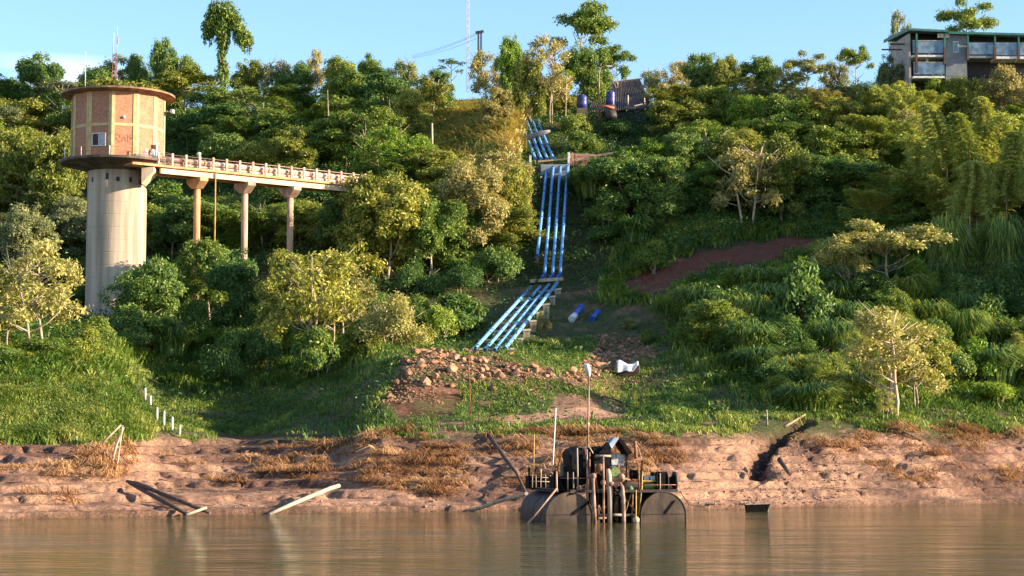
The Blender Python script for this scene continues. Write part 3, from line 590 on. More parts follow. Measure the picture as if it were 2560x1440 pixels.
# --- distinct trees and shrubs: (kind, px, base row, top row, width, colour, label)
FEAT = [
 ('loose',100,905,590,260,'pale','big pale yellow loose crowned tree at the left edge before the tower'),
 ('loose',5,880,610,170,'yel','yellow green tree cut by the left picture edge below the tower'),
 ('broad',70,720,505,150,'grey','glossy grey green tree behind the big pale tree at left'),
 ('broad',30,560,312,170,'yel','bright yellow green tree at the far left beneath the dark trees'),
 ('broad',140,575,325,150,'yel','bright yellow green tree just left of the tower head'),
 ('broad',190,800,690,90,'dark','small dark tree at the left foot of the tower column'),
 ('broad',350,880,632,200,'dark','dark green bushy tree just right of the tower column base'),
 ('shrub',420,850,620,150,'mid','mid green bushy tree under the first bridge span'),
 ('broad',520,830,585,170,'mid','green tree hiding the foot of the first bridge pier'),
 ('broad',600,860,620,140,'dark','dark tree between the first and second bridge piers'),
 ('shrub',480,870,750,150,'dark','low dark shrub below the bridge piers'),
 ('shrub',390,860,760,110,'dark','low dark shrub beside the tower foot'),
 ('loose',775,915,592,250,'yel','large yellow green tree in front of the third bridge pier'),
 ('loose',850,880,650,190,'tan','tan leafed tree beside the large yellow tree under the bridge'),
 ('broad',700,870,610,150,'yel','yellow green tree right below the second bridge pier'),
 ('shrub',985,875,718,205,'pale','pale yellow dome shaped shrub left of the blue pipe ramp'),
 ('shrub',1105,850,748,110,'brite','bright green shrub between the pale shrub and the pipe ramp'),
 ('shrub',660,940,800,120,'dark','dark hanging shrub at the foot of the yellow tree'),
 ('shrub',560,960,830,130,'dark','dark shrub at the head of the shaded grass hollow'),
 ('shrub',790,950,820,140,'mid','mid green shrub under the large yellow tree'),
 ('broad',965,700,430,230,'yel','full yellow green tree where the pipe bridge meets the slope'),
 ('broad',1080,690,470,170,'mid','mid green tree at the centre left of the blue pipes'),
 ('broad',1190,640,385,180,'tan','tan yellow tree immediately left of the steep blue pipes'),
 ('broad',1275,600,405,120,'yel','yellow tree overhanging the left edge of the steep blue pipes'),
 ('broad',855,665,478,140,'dark','dark tree below the far end of the pipe bridge'),
 ('broad',905,700,418,200,'yel','yellow green tree covering the far end of the bridge railing'),
 ('shrub',1040,740,640,150,'dark','dark shrub at the foot of the central tree group'),
 ('shrub',1240,710,600,140,'dark','dark shrub at the lower left of the steep blue pipes'),
 ('shrub',1160,740,650,130,'dark','dark shrub between central trees and the steep pipes'),
 ('broad',1560,560,375,190,'dark','dark tree right of the timber landing'),
 ('broad',1660,560,380,150,'dark','dark green tree below the corrugated shed'),
 ('loose',1870,575,330,190,'tan','tan leafed tree with a pale trunk at the top of the dirt track'),
 ('broad',1960,560,330,150,'yel','yellow tree beside the pale trunked tree'),
 ('umbrella',2210,800,545,300,'pale','wide cream layered tree on the right slope'),
 ('umbrella',2130,790,590,170,'pale','smaller cream layered tree left of the wide one'),
 ('shrub',2290,760,640,130,'brite','bright yellow green shrub under the cream layered tree'),
 ('loose',2235,1045,742,265,'pale','large pale yellow tree with bare pinkish trunks on the right'),
 ('loose',2300,1030,800,180,'yel','yellow green tree overlapping the right side of the pale tree'),
 ('loose',2212,1058,965,60,'yel','small sapling with a thin pale trunk before the pale tree'),
 ('shrub',2440,960,845,140,'brite','bright rounded shrub right of the large pale tree'),
 ('shrub',2545,930,820,110,'yel','yellow shrub cut by the right picture edge'),
 ('shrub',1830,830,690,200,'dark','large dark mounded shrub below the dirt track'),
 ('shrub',1740,860,790,150,'mid','mid green mounded shrub right of the rock heap'),
 ('shrub',1880,900,790,190,'dark','dark shrub mound in the middle of the right slope'),
 ('shrub',2010,860,650,180,'dark','dark shrub at the right end of the dirt track'),
 ('shrub',2020,930,840,140,'mid','green shrub left of the large pale tree'),
 ('shrub',2080,760,640,150,'dark','dark bush beneath the smaller cream tree'),
 ('shrub',2420,800,660,190,'dark','dark shrub on the upper right bank'),
 ('shrub',2530,800,650,170,'dark','dark shrub at the right edge on the upper bank'),
 ('shrub',2470,870,740,170,'dark','dark shrub right of the pale tree crown'),
 ('shrub',2060,985,890,160,'mid','leafy shrub on the lower right slope left of the pinkish trunks'),
 ('shrub',1940,975,890,130,'dark','small dark shrub above the erosion gully'),
 ('shrub',2480,1020,940,150,'brite','low bright shrub above the right river bank'),
 ('shrub',1575,825,795,50,'tan','small dry tuft bush behind the right rock heap'),
 ('shrub',1620,850,822,45,'mid','small green bush on the right rock heap'),
 ('shrub',1360,840,770,45,'tan','small yellow weed growing between the ramp pipes'),
 ('bamboo',2385,600,300,230,'plume','tall feathery bamboo arching over the dark right forest'),
 ('bamboo',2480,640,235,230,'plume','big feathery pale bamboo plume beside the tall clump'),
 ('bamboo',2330,560,270,200,'plume','feathery bamboo left of the tall clump under the hotel'),
 ('bamboo',2450,660,400,220,'plume','lower green bamboo clump with drooping fronds at right'),
 ('bamboo',2545,600,330,150,'plume','bamboo clump at the right edge below the hotel'),
 ('bamboo',2260,400,175,110,'plume','bright bamboo plume just under the hotel balcony'),
 ('broad',2450,330,190,120,'yel','yellow green tree in front of the hotel grey wall'),
 ('broad',2350,330,160,110,'brite','bright tree covering the lower hotel balcony'),
 ('broad',2460,300,112,75,'dark','dark tree in front of the right hotel balcony'),
 ('broad',2505,330,160,110,'tan','tan green tree under the middle of the right hotel balconies'),
 ('broad',2408,330,182,90,'yel','yellow tree at the foot of the hotel grey wall'),
 ('broad',2232,330,135,80,'grey','grey tree hiding the left wall of the hotel'),
 ('loose',2540,330,150,110,'tan','reddish tan tree under the right hotel balcony'),
 ('pioneer',1415,330,170,40,'brite','slender sapling tree with a bare pale stem left of the streetlamp'),
 ('broad',1240,330,215,100,'tan','tan bush behind the top of the dry reed slope'),
 ('broad',1390,300,190,120,'yel','yellow green tree above the upper blue pipes'),
 ('shrub',1440,335,276,90,'mid','green shrub beneath the blue tank'),
 ('shrub',1545,345,292,120,'dark','dark shrub in front of the corrugated shed'),
 ('shrub',1450,390,325,110,'mid','green bush right of the upper blue pipes'),
 ('broad',1672,330,200,105,'tan','tan tree covering the right end of the shed'),
]
for (k, px, pb, pt, wd, c, lab) in FEAT:
    o = plant(k, px, pt, wd, gY(px, pb), c, lab, 'individual trees and shrubs on the bank', bark=BARKP if 'trunk' in lab or 'sapling' in lab else None)
SHR = [(2, 640, 1180, 820, 100, 95), (0, 1505, 1660, 500, 95, 80), (0, 1500, 1640, 560, 95, 80), (0, 1510, 1620, 620, 85, 78), (1, 1660, 2640, 690, 100, 92), (1, 1720, 2640, 745, 90, 92), (1, 1740, 2640, 800, 95, 92), (1, 1790, 2640, 850, 105, 90), (1, 1790, 2640, 900, 105, 88), (1, 1880, 2160, 950, 95, 85), (1, 2300, 2660, 950, 95, 85), (1, 1960, 2160, 1010, 80, 85), (3, 230, 900, 880, 90, 95), (4, -60, 300, 900, 70, 90), (5, 385, 900, 545, 75, 62), (5, 400, 880, 590, 85, 75)]
ZN = ['right of the steep pipes', 'on the right slope', 'left of the ramp', 'around the grassy hollow', 'under the left trees', 'behind the bridge piers']
for ri, (zi, x0, x1, pb, hh, step) in enumerate(SHR):
    px = x0; i = 0
    while px < x1:
        q = px + random.uniform(-25, 25); b = pb + random.uniform(-18, 18); px += step; h = hh * random.uniform(.7, 1.15)
        if any(inpoly(np.array([q + e]), np.array([b - h * f]), DIRT)[0] for f in (.3, .8) for e in (-30, 30)): continue
        if 2150 < q < 2330 and 930 < b: continue
        c = random.choice(['dark', 'dark', 'mid'] if zi == 0 else ['dark', 'mid', 'mid', 'brite', 'dark'])
        kd = 'reed' if random.random() < {1: .62, 3: .45, 0: .3}.get(zi, 0) else 'shrub'
        if zi == 1 and kd == 'shrub' and random.random() < .25: kd = 'broad'; h *= 1.25
        if kd == 'reed' and c == 'brite': c = 'mid'
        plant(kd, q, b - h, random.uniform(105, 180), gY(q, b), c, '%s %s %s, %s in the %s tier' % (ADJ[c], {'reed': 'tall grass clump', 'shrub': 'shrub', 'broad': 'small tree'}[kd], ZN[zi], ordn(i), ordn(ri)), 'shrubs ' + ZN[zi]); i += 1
def plume(spine, Yp, hw, label):
    # one arching bamboo culm hung with layered drooping sprays
    rs = np.random.default_rng(int(spine[0][0])); pts = [P(x, y, Yp - 7 + .6 * i) for i, (x, y) in enumerate(spine)]; g = ground_at(spine[-1][0] + 10, Yp - 5); o = thing('bamboo_clump', label, 'bamboo', g, 'layered bamboo plumes')
    st = MB(); st.path([g - Vector((0, 0, .3))] + pts[::-1], [.09, .08, .07, .05, .02][:len(pts) + 1], 6); st.build('stem', BARKP, o); parts = []
    ns = 15
    for s in range(ns):
        t = s / (ns - 1) * (len(pts) - 1); i = min(int(t), len(pts) - 2); c = pts[i].lerp(pts[i + 1], t - i); w_ = (hw[0] + (hw[1] - hw[0]) * s / (ns - 1)) * mp_(Yp)
        for sd, dy in ((-1, -.5), (1, -.5), (-1, .35), (1, .35), (-.4, -1), (.4, -1)):
            q = np.linspace(.03, 1, 22)[:, None]; ww = w_ * rs.uniform(.75, 1.15); cp = np.array(c) + q * np.array([sd * ww, dy * ww, .10 * ww]) + q ** 2 * np.array([0, 0, -.55 * ww]); parts.append(leaves(cp, np.tile([0, -.25, 1.], (22, 1)), .42, 5, .05, rs, .3, .7, .3))
    V = np.vstack([p_[0] for p_ in parts]) - np.array(g); k0 = 0; Fc = []
    for v, f, r in parts: Fc.append(f + k0); k0 += len(v)
    me = np_mesh('bamboo_leaves', V, np.vstack(Fc), {'rnd': np.concatenate([p_[2] for p_ in parts])}); me.materials.append(LM['plume']); f_ = link(bpy.data.objects.new('foliage', me)); f_.parent = o
plume([(2452, 245), (2466, 290), (2452, 350), (2445, 400)], 246, (18, 52), 'highest layered bamboo plume on the right slope')
plume([(2392, 285), (2412, 340), (2428, 400), (2440, 450)], 243, (20, 56), 'layered bamboo plume just left below the highest one')
plume([(2318, 262), (2338, 310), (2352, 360), (2368, 410)], 247, (20, 54), 'leftmost layered bamboo plume on the right slope')
plume([(2432, 405), (2438, 440), (2430, 480), (2424, 525)], 238, (34, 62), 'lowest layered bamboo plume above the cream tree')
plume([(2535, 330), (2530, 380), (2522, 430), (2515, 480)], 241, (20, 55), 'layered bamboo plume at the right picture edge')
for (px, w_, t_, k_) in [(2378, 120, 455, 'reed'), (2450, 130, 470, 'shrub'), (2520, 120, 450, 'reed')]: plant(k_, px, t_ + 75, w_, 228, 'mid', '%s at the foot of the layered bamboo plumes, under the %s one' % (FORM[k_], {2378: 'left', 2450: 'middle', 2520: 'right'}[px]), 'growth under the bamboo plumes')
# trees standing beyond the right edge of the picture: they throw the long shade over the slope
for i, (px, Y, wd, H, c) in enumerate([(2720,215,230,11,'dark'),(2700,240,220,13,'mid'),(2880,212,260,13,'dark'),(2960,222,260,15,'dark'),(3060,212,260,14,'mid'),(3180,225,280,15,'dark'),(3200,216,280,15,'dark'),(3320,215,280,15,'dark'),(3400,226,280,15,'dark'),(3080,226,260,15,'dark'),(3290,226,280,15,'dark')]):
    g_ = ground_at(px, Y); plant('broad', px, 0, wd, Y, c, 'dark green tree on the shaded slope beyond the right picture edge', 'trees beyond the right edge', hm=H)

# ---------------------------------------------------------------- ground cover (stuff)
def scatter(n, poly_in, poly_out=(), ylim=(128, 330), pxlim=(-250, 2820), dens=None, seed=0, mult=3):
    rs = np.random.default_rng(seed); Y = rs.uniform(*ylim, n * mult); px = rs.uniform(*pxlim, n * mult)
    keep = rs.uniform(0, 1, n * mult) < Y / ylim[1]; Y, px = Y[keep], px[keep]; z = terr(px, Y); x = (px - 1280) / F * Y; _, py = proj(x, Y, z)
    ok = z > .15
    px = px + 16 * fbm(x / 1.3, Y / 1.3, 3, 95); py = py + 24 * fbm(x / 2.2, Y / 2.5, 4, 96)
    if poly_in: ok &= np.any([inpoly(px, py, p) for p in poly_in], axis=0)
    for p in poly_out: ok &= ~inpoly(px, py, p)
    if dens is not None: ok &= rs.uniform(0, 1, len(px)) < dens(x, Y, z, px, py)
    idx = np.where(ok)[0][:n]; return np.stack([x[idx], Y[idx], z[idx]], 1), px[idx], py[idx], rs
def blades(p, h, rs, k=3, wdt=.05, lay=.35, spread=.15, dirn=None, curl=.5, tone=0.):
    """k bent blades per point, each two quads"""
    n = len(p) * k; b = np.repeat(p, k, 0) + np.c_[rs.normal(0, spread, (n, 2)), np.zeros(n)]; H = np.repeat(h, k)[:, None] * rs.uniform(.6, 1.25, (n, 1))
    a = rs.uniform(0, 6.28, n); d = np.c_[np.cos(a), np.sin(a), np.zeros(n)]
    if dirn is not None: d = d * .6 + np.array(dirn)
    s = np.c_[np.cos(a + 1.2), np.sin(a + 1.2), np.zeros(n)] * wdt * .5 * (1 + H * .4)
    m_ = b + np.c_[np.zeros((n, 2)), H * .62] + d * H * lay * .5; t = b + np.c_[np.zeros((n, 2)), H * (1 - curl * lay)] + d * H * lay * 1.4
    V = np.stack([b - s, b + s, m_ + s * .8, m_ - s * .8, t + s * .15, t - s * .15], 1).reshape(-1, 3); o = np.arange(n)[:, None] * 6
    Fc = np.vstack([o + np.array([[0, 1, 2, 3]]), o + np.array([[3, 2, 4, 5]])])
    t0 = np.clip(.5 + tone + 1.0 * fbm(b[:, 0] / 2.5, b[:, 1] / 3.5, 3, 123), 0, 1)
    r = np.clip(t0 * .6 + rs.uniform(0, 1, n) * .45, 0, 1); return V, Fc, np.repeat(r, 6)
def stuff(name, parts, m, z0=-.05):
    V = []; Fc = []; r = []; b = 0
    for v, f, q in parts: V.append(v); Fc.append(f + b); r.append(q); b += len(v)
    V = np.vstack(V); V[:, 2] += z0; me = np_mesh(name, V, np.vstack(Fc), {'rnd': np.concatenate(r)}); me.materials.append(m)
    o = link(bpy.data.objects.new(name, me)); return tag(o, kind='stuff')
OPENROCK = [ROCKP1, ROCKP2, SANDP, RED]
GRASSZ = [[(-400,880),(200,860),(340,925),(400,1010),(390,1085),(350,1110),(-400,1115)], [(230,830),(1100,840),(1100,900),(1000,1090),(700,1085),(450,1100),(380,1060),(330,940)],
          [(950,860),(1680,840),(1900,1000),(1880,1085),(1700,1090),(1500,1080),(700,1100),(900,1060)], [(1880,930),(2900,930),(2900,1100),(2300,1075),(2050,1065),(1900,1035)]]
p, px, py, rs = scatter(52000, GRASSZ, OPENROCK, (140, 228), dens=lambda x, Y, z, px, py: np.clip(.72 + 1.8 * fbm(x / 3, Y / 3, 3, 60), .06, 1), seed=1)
hh = .28 + .35 * np.clip(.5 + fbm(p[:, 0] / 4, p[:, 1] / 4, 3, 61), 0, 1); lush = inpoly(px, py, [(-400,940),(360,960),(400,1090),(-400,1110)])
mid_ = inpoly(px, py, [(1000,880),(1650,830),(1750,1000),(1500,1060),(1000,1060)])
hh = np.where(mid_, hh * .8, hh)
stuff('grass', [blades(p[~lush], hh[~lush], rs, 4, .07, .5)], GM)
p2, _, _, rs = scatter(14000, [[(-400,930),(330,935),(385,1010),(390,1090),(350,1108),(-400,1112)]], (), (140, 185), (-250, 420), seed=2)
p3, _, _, rs = scatter(5000, GRASSZ, OPENROCK + [[(430,1090),(380,1060),(560,990),(760,960),(960,930),(960,1010),(820,1080)]], (140, 225), dens=lambda x, Y, z, px, py: np.clip(3 * fbm(x / 2, Y / 2, 3, 68) - .2, 0, 1), seed=12)
stuff('weeds', [blades(p3, np.full(len(p3), .95), rs, 5, .09, .55, .2)], GM)
stuff('lush_grass', [blades(p2, np.full(len(p2), .75) * np.clip(.9 + fbm(p2[:, 0] / 3, p2[:, 1] / 3, 3, 66), .5, 1.5), rs, 4, .08, .45)], GL)
# tall reedy grass on the lower and right slopes
p, px, py, rs = scatter(42000, [[(-400,820),(250,830),(330,930),(360,960),(-400,960)], [(250,800),(1000,800),(1000,880),(700,960),(480,985),(300,880)], [(1650,780),(1500,760),(1550,560),(2100,520),(2900,520),(2900,1010),(1960,1020),(1880,1000),(1700,900)]], [DIRTX], (165, 262),
    dens=lambda x, Y, z, px, py: np.clip(.7 + 1.6 * fbm(x / 5, Y / 5, 3, 63), .15, 1), seed=3)
stuff('reedy_grass', [blades(p, 1.0 + .9 * np.clip(fbm(p[:, 0] / 4, p[:, 1] / 4, 3, 64) + .3, 0, 1.2), rs, 4, .11, .6, .3)], GM)
# leafy undergrowth over the whole hillside
p, px, py, rs = scatter(105000, None, [DIRTX, RED, ROCKP1, ROCKP2], (160, 345), dens=lambda x, Y, z, px, py: np.where(inpoly(px, py, [(1140,700),(1700,690),(1700,1100),(900,1100)]), .12, np.where(py < 870, 1, .10)) * (py < 1060) * np.clip(.65 + fbm(x / 4, Y / 4, 3, 65), .2, 1), seed=4)
nn = rs.normal(0, .4, p.shape); nn[:, 2] = 1; q = p.copy(); q[:, 2] += rs.uniform(.1, 1.3, len(p)) * np.where((py < 640) & ~inpoly(px, py, [(1270,280),(1640,340),(1640,720),(1280,720)]), 2.3, 1) * np.clip(.7 + fbm(p[:, 0] / 3, p[:, 1] / 3, 2, 67), .1, 1.4)
road = inpoly(px, py, [(1285,285),(1360,285),(1440,400),(1440,710),(1320,710),(1330,420)]); q[road, 2] = p[road, 2] + .25
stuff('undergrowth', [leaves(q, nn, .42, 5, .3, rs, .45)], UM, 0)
# dry reeds on the tan slope
p, px, py, rs = scatter(16000, [[(1030,290),(1100,190),(1200,170),(1275,200),(1300,290),(1290,390),(1230,400),(1140,370)], [(1180,150),(1300,110),(1420,100),(1420,260),(1300,280),(1250,200)], [(1020,230),(1180,230),(1180,430),(1080,400)]], (), (262, 352), (980, 1450), seed=5)
stuff('dry_reeds', [blades(p, np.full(len(p), 2.4), rs, 5, .14, .5, .5)], RM)
# matted dry grass on the mud bank
STR = [[(-400,1095),(340,1105),(370,1150),(300,1200),(0,1190),(-400,1190)], [(960,1085),(1330,1085),(1340,1215),(1100,1235),(980,1215),(880,1200),(620,1210),(520,1195),(560,1150),(700,1120),(850,1110)],
       [(1330,1075),(1700,1085),(1760,1110),(1700,1180),(1600,1215),(1330,1215)], [(1950,1085),(2100,1065),(2900,1080),(2900,1200),(2300,1215),(2100,1170)], [(0,1225),(200,1230),(210,1290),(80,1285)], [(370,1130),(520,1135),(510,1170),(390,1165)]]
p, px, py, rs = scatter(46000, STR, [], (130, 182), dens=lambda x, Y, z, px, py: np.clip(np.where((px > 640) & (px < 1330), .42, .15) + 3.2 * fbm(x / 3.2, Y / 2.2, 3, 70), 0, 1) * np.where((px > 600) & (px < 1330), 1, .6), seed=6)
hh = (.25 + .5 * rs.uniform(0, 1, len(p))) * np.clip(1 + 2 * fbm(p[:, 0] / 2, p[:, 1] / 2, 3, 71), .3, 2)
stuff('matted_dry_grass', [blades(p, hh, rs, 4, .055, 1.5, .22, (-.3, -.6, -.10), .45)], SM, -.02)
# sticks and roots washed onto the mud
p4, px, py, rs = scatter(900, [[(-400,1110),(2900,1090),(2900,1262),(1700,1275),(400,1285),(-400,1300)]], (), (130, 184), seed=13)
n = len(p4); an = rs.uniform(0, 6.28, n) ; ln = rs.uniform(.15, 1.1, n) ** 1.3; dv = np.c_[np.cos(an), np.sin(an) * .4, rs.uniform(-.1, .25, n)] * ln[:, None]; wv = np.tile([0, 0, 1.], (n, 1)) * rs.uniform(.012, .035, n)[:, None]
p4[:, 2] += .05; V = np.stack([p4 - dv - wv, p4 + dv - wv * .5, p4 + dv + wv * .5, p4 - dv + wv, p4 - wv + [0, .05, 0], p4 + wv + [0, .05, 0]], 1).reshape(-1, 3); o_ = np.arange(n)[:, None] * 6
me = np_mesh('bank_litter', V, np.vstack([o_ + np.array([[0, 1, 2, 3]]), o_ + np.array([[0, 4, 5, 3]]), o_ + np.array([[4, 1, 2, 5]])]), {'rnd': np.repeat(rs.uniform(0, 1, n), 6)}); me.materials.append(mat('litter_wood', (.04, .025, .02), (.30, .19, .12), .6, .9)); tag(link(bpy.data.objects.new('bank_litter', me)), kind='stuff')
# scattered litter and small rubble
def rubble(name, p, size, m, rs):
    n = len(p); base = np.array([(1, 0, 0), (-1, 0, 0), (0, 1, 0), (0, -1, 0), (0, 0, 1), (0, 0, -1)], float); fc = np.array([(0, 2, 4), (2, 1, 4), (1, 3, 4), (3, 0, 4), (2, 0, 5), (1, 2, 5), (3, 1, 5), (0, 3, 5)])
    s = size * rs.uniform(.5, 1.5, (n, 1, 1)); a = rs.uniform(0, 6.28, n); c, si = np.cos(a), np.sin(a)
    b = base[None] * rs.uniform(.5, 1.1, (n, 6, 3)) * s; V = np.stack([b[..., 0] * c[:, None] - b[..., 1] * si[:, None], b[..., 0] * si[:, None] + b[..., 1] * c[:, None], b[..., 2] * .7], -1) + p[:, None]
    me = np_mesh(name, V.reshape(-1, 3), (fc[None] + np.arange(n)[:, None, None] * 6).reshape(-1, 3)); me.materials.append(m)
    return tag(link(bpy.data.objects.new(name, me)), kind='stuff')
p, px, py, rs = scatter(5000, [ROCKP1, ROCKP2, [(1240,960),(1520,945),(1620,900),(1640,940),(1500,1000),(1300,985)], [(960,960),(1100,960),(1100,1000),(960,1010)]], (), (168, 225), (900, 1700), seed=8, mult=14)
rubble('small_rubble', p, .18, ROCKM, rs)
CLOD = mat('dark_clod', (.13, .075, .055), (.36, .21, .14), 2, .95, .02)
p, px, py, rs = scatter(9000, [[(1890,1140),(2010,1090),(2120,1180),(2100,1270),(1900,1270),(1700,1285),(1700,1240),(1900,1215)], [(500,1230),(900,1230),(1300,1215),(1300,1260),(500,1275)]], (), (140, 182), dens=lambda x, Y, z, px, py: np.where(px > 1650, 1, .12), seed=9)
rubble('mud_clods', p, .15, CLOD, rs)
p, px, py, rs = scatter(2600, [DIRT, RED], (), (180, 262), (900, 2100), seed=10)
rubble('red_soil_clods', p, .16, mat('red_clod', (.16, .05, .03), (.34, .13, .08), 2, .95, .02), rs)
# ---------------------------------------------------------------- rocks
import bmesh
RK = []
for i in range(9):
    bm = bmesh.new(); bmesh.ops.create_icosphere(bm, subdivisions=2, radius=.5); rd = random.Random(i * 3 + 1)
    cuts = [(Vector((rd.uniform(-1, 1), rd.uniform(-1, 1), rd.uniform(-.6, 1))).normalized(), rd.uniform(.22, .36)) for _ in range(14)]
    for v in bm.verts:
        for n_, d_ in cuts:
            q = v.co.dot(n_)
            if q > d_: v.co -= n_ * (q - d_)
        v.co *= rd.uniform(.96, 1.04)
    me = bpy.data.meshes.new('rock'); bm.to_mesh(me); bm.free(); me.materials.append(ROCKM); RK.append(me)
def rocks(n, poly, smin, smax, label, group, seed, yl=(168, 225)):
    p, px, py, rs = scatter(n, [poly], (), yl, (950, 1700), seed=seed, mult=90)
    assert len(p) == n, len(p)
    for i in range(len(p)):
        o = link(bpy.data.objects.new('rock', RK[i % 9])); s = smin + (smax - smin) * rs.uniform(0, 1) ** 1.1
        o.location = (p[i, 0], p[i, 1], p[i, 2] + s * .2); o.scale = (s * rs.uniform(.8, 1.3), s * rs.uniform(.8, 1.2), s * rs.uniform(.42, .8)); o.rotation_euler = (rs.uniform(-.4, .4), rs.uniform(-.4, .4), rs.uniform(0, 6.28))
        tag(o, label, 'rock', group)
rocks(178, ROCKP1, .42, 1.25, 'tan angular rock in the heap below the blue pipe ramp', 'rocks heaped below the pipe ramp', 21)
rocks(112, ROCKP2, .4, 1.05, 'small orange rock in the heap beside the white draped tub', 'rocks in the right heap', 22)
for (px, py, s, lab) in [(1062,958,1.6,'largest faceted rock at the lower left front of the rock heap'), (1130,935,1.7,'broad flat topped rock near the left of the rock heap'), (1250,945,1.4,'pale block shaped rock at the lower middle of the rock heap'), (1232,975,1.1,'single round brown rock in the grass below the rock heap'), (972,998,1.2,'dark rock lying alone left of the red soil'), (1500,925,1.9,'reddish smooth boulder left of the white draped tub'), (1022,940,1.2,'rock at the far left end of the heap')]:
    g_ = G(px, py); o = link(bpy.data.objects.new('rock', RK[int(px) % 9])); o.location = g_ + Vector((0, 0, s * .15)); o.scale = (s * 1.1, s, s * .8); tag(o, lab, 'rock', 'single larger rocks')
# ================================================================ water tower
TY = 235.0; k_ = mp_(TY); TC = P(294, 400, TY); tx = TC.x; ty = TY
def tz(py, y=TY): return P(294, py, y).z
Z_DECK = tz(386, TY - 7); Z_ROOF = tz(215, TY - 7); Z_BAND = tz(309, TY - 5.8)
RH, RD, RC = 5.72, 6.95, 3.62
tower = thing('intake_tower', 'round water intake tower with twelve sided red brick head on a pale concrete column', 'tower', (tx, ty, 14))
mb = MB(); zb = 14; prof = [(RC, -1)]
zz = 2.0
while zz < Z_DECK - zb - 2.2:
    prof += [(RC, zz - .04), (RC, zz), (RC - .02, zz + .01), (RC - .02, zz + .05), (RC, zz + .06), (RC, zz + .10)]; zz += 1.55
prof += [(RC, Z_DECK - zb - 1.0)]
mb.lathe((tx, ty, zb), prof, 64); mb.build('column', CONC, tower)
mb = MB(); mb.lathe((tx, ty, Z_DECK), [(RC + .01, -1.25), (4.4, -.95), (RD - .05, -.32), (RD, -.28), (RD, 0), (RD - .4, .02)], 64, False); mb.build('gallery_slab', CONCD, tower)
# head walls with brick uv
H0, H1 = Z_DECK + .02, Z_ROOF - .25; FA = math.atan2(-ty, -tx); ph = FA + R(-7.9)
cor = [Vector((tx + RH * math.cos(ph + i * math.pi / 6), ty + RH * math.sin(ph + i * math.pi / 6), 0)) for i in range(12)]
me = bpy.data.meshes.new('brick_wall'); vs = []; fs = []; uvs = []
fw = (cor[1] - cor[0]).length
for i in range(12):
    a, b = cor[i], cor[(i + 1) % 12]; o = len(vs)
    vs += [Vector((a.x, a.y, H0)), Vector((b.x, b.y, H0)), Vector((b.x, b.y, H1)), Vector((a.x, a.y, H1))]; fs.append((o, o + 1, o + 2, o + 3))
    uvs += [(i * fw, 0), ((i + 1) * fw, 0), ((i + 1) * fw, H1 - H0), (i * fw, H1 - H0)]
me.from_pydata([v - tower.location for v in vs], [], fs); ul = me.uv_layers.new(name='UVMap'); ul.data.foreach_set('uv', [c for u in uvs for c in u]); me.materials.append(BRICK)
bw = link(bpy.data.objects.new('brick_wall', me)); bw.parent = tower
pm = MB(); bd = MB()
for i in range(12):
    a, b, c = cor[i - 1], cor[i], cor[(i + 1) % 12]; cx, cy = tx, ty
    outn = Vector((b.x - cx, b.y - cy, 0)).normalized()
    for q in (a, c):
        d = (q - b).normalized(); n_ = Vector((d.y, -d.x, 0)); n_ = n_ if n_.dot(outn) > 0 else -n_
        mid_p = b + d * .19 + n_ * .015; M = Matrix((d, n_, Vector((0, 0, 1)))).transposed()
        pm.box((mid_p.x, mid_p.y, (H0 + H1) / 2 - .15), (.38, .10, H1 - H0 - .3), M=M)
    d = (c - b).normalized(); n_ = Vector((d.y, -d.x, 0)); n_ = n_ if n_.dot(outn) > 0 else -n_; m_ = (b + c) / 2 + n_ * .01
    M = Matrix((d, n_, Vector((0, 0, 1)))).transposed(); bd.box((m_.x, m_.y, Z_BAND), (fw - .78, .085, .36), M=M)
pm.build('pilasters', YEL, tower); bd.build('ring_beam', YEL, tower)
mb = MB(); mb.lathe((tx, ty, Z_ROOF), [(5.3, -.35), (RD - .1, -.14), (RD, -.12), (RD, .10), (RD - .25, .16), (3, .42), (.5, .5)], 64, False); mb.build('roof_slab', mat('red_brown_concrete', (.16, .09, .06), (.34, .20, .12), 1.2, .9, .02), tower)
def facet(i, u, z, wd, h, dep, prn=.0):
    a, b = cor[i % 12], cor[(i + 1) % 12]; d = (b - a).normalized(); c = a.lerp(b, u); n_ = Vector((d.y, -d.x, 0))
    if n_.dot(c - Vector((tx, ty, 0))) < 0: n_ = -n_
    M = Matrix((d, n_, Vector((0, 0, 1)))).transposed(); return Vector((c.x, c.y, z)) + n_ * (dep / 2 + prn), M, d, n_
fi = 11   # facet between -36 and -8 degrees
zc = tz(348, TY - 5.6); wf = MB()
c, M, d, n_ = facet(fi, .46, zc, 1, 1, .06)
mb = MB(); mb.box(c, (1.62, .06, 1.42), M=M); wo = mb.build('window', DARKG, tower)
fm = MB()
for s in (-1, 1): fm.box(c + d * s * .84 + n_ * .03, (.10, .14, 1.6), M=M); fm.box(c + Vector((0, 0, s * .75)) + n_ * .03, (1.58, .14, .10), M=M)
fm.box(c + n_ * .03, (.06, .1, 1.4), M=M); fm.build('frame', WHITE, wo)
mb = MB(); mb.box(c + d * .40 + n_ * .05, (.70, .03, 1.34), M=M); mb.build('pane', GLASSM, wo)
mb = MB()
for q in (-.65, -.48, -.31, -.14): mb.tube(c + d * q + n_ * .06 - Vector((0, 0, .68)), c + d * q + n_ * .06 + Vector((0, 0, .68)), .018, n=5)
mb.build('window_bars', RUST, wo)
c, M, d, n_ = facet(9, .35, tz(360, TY - 5), 1, 1, .05); mb = MB(); mb.box(c, (1.0, .05, 1.5), M=M); mb.build('window', GLASSM, tower)
c, M, d, n_ = facet(2, .22, Z_DECK + 1.05, 1, 1, .05); mb = MB(); mb.box(c, (.85, .05, 2.1), M=M); dr = mb.build('door', DARKG, tower)
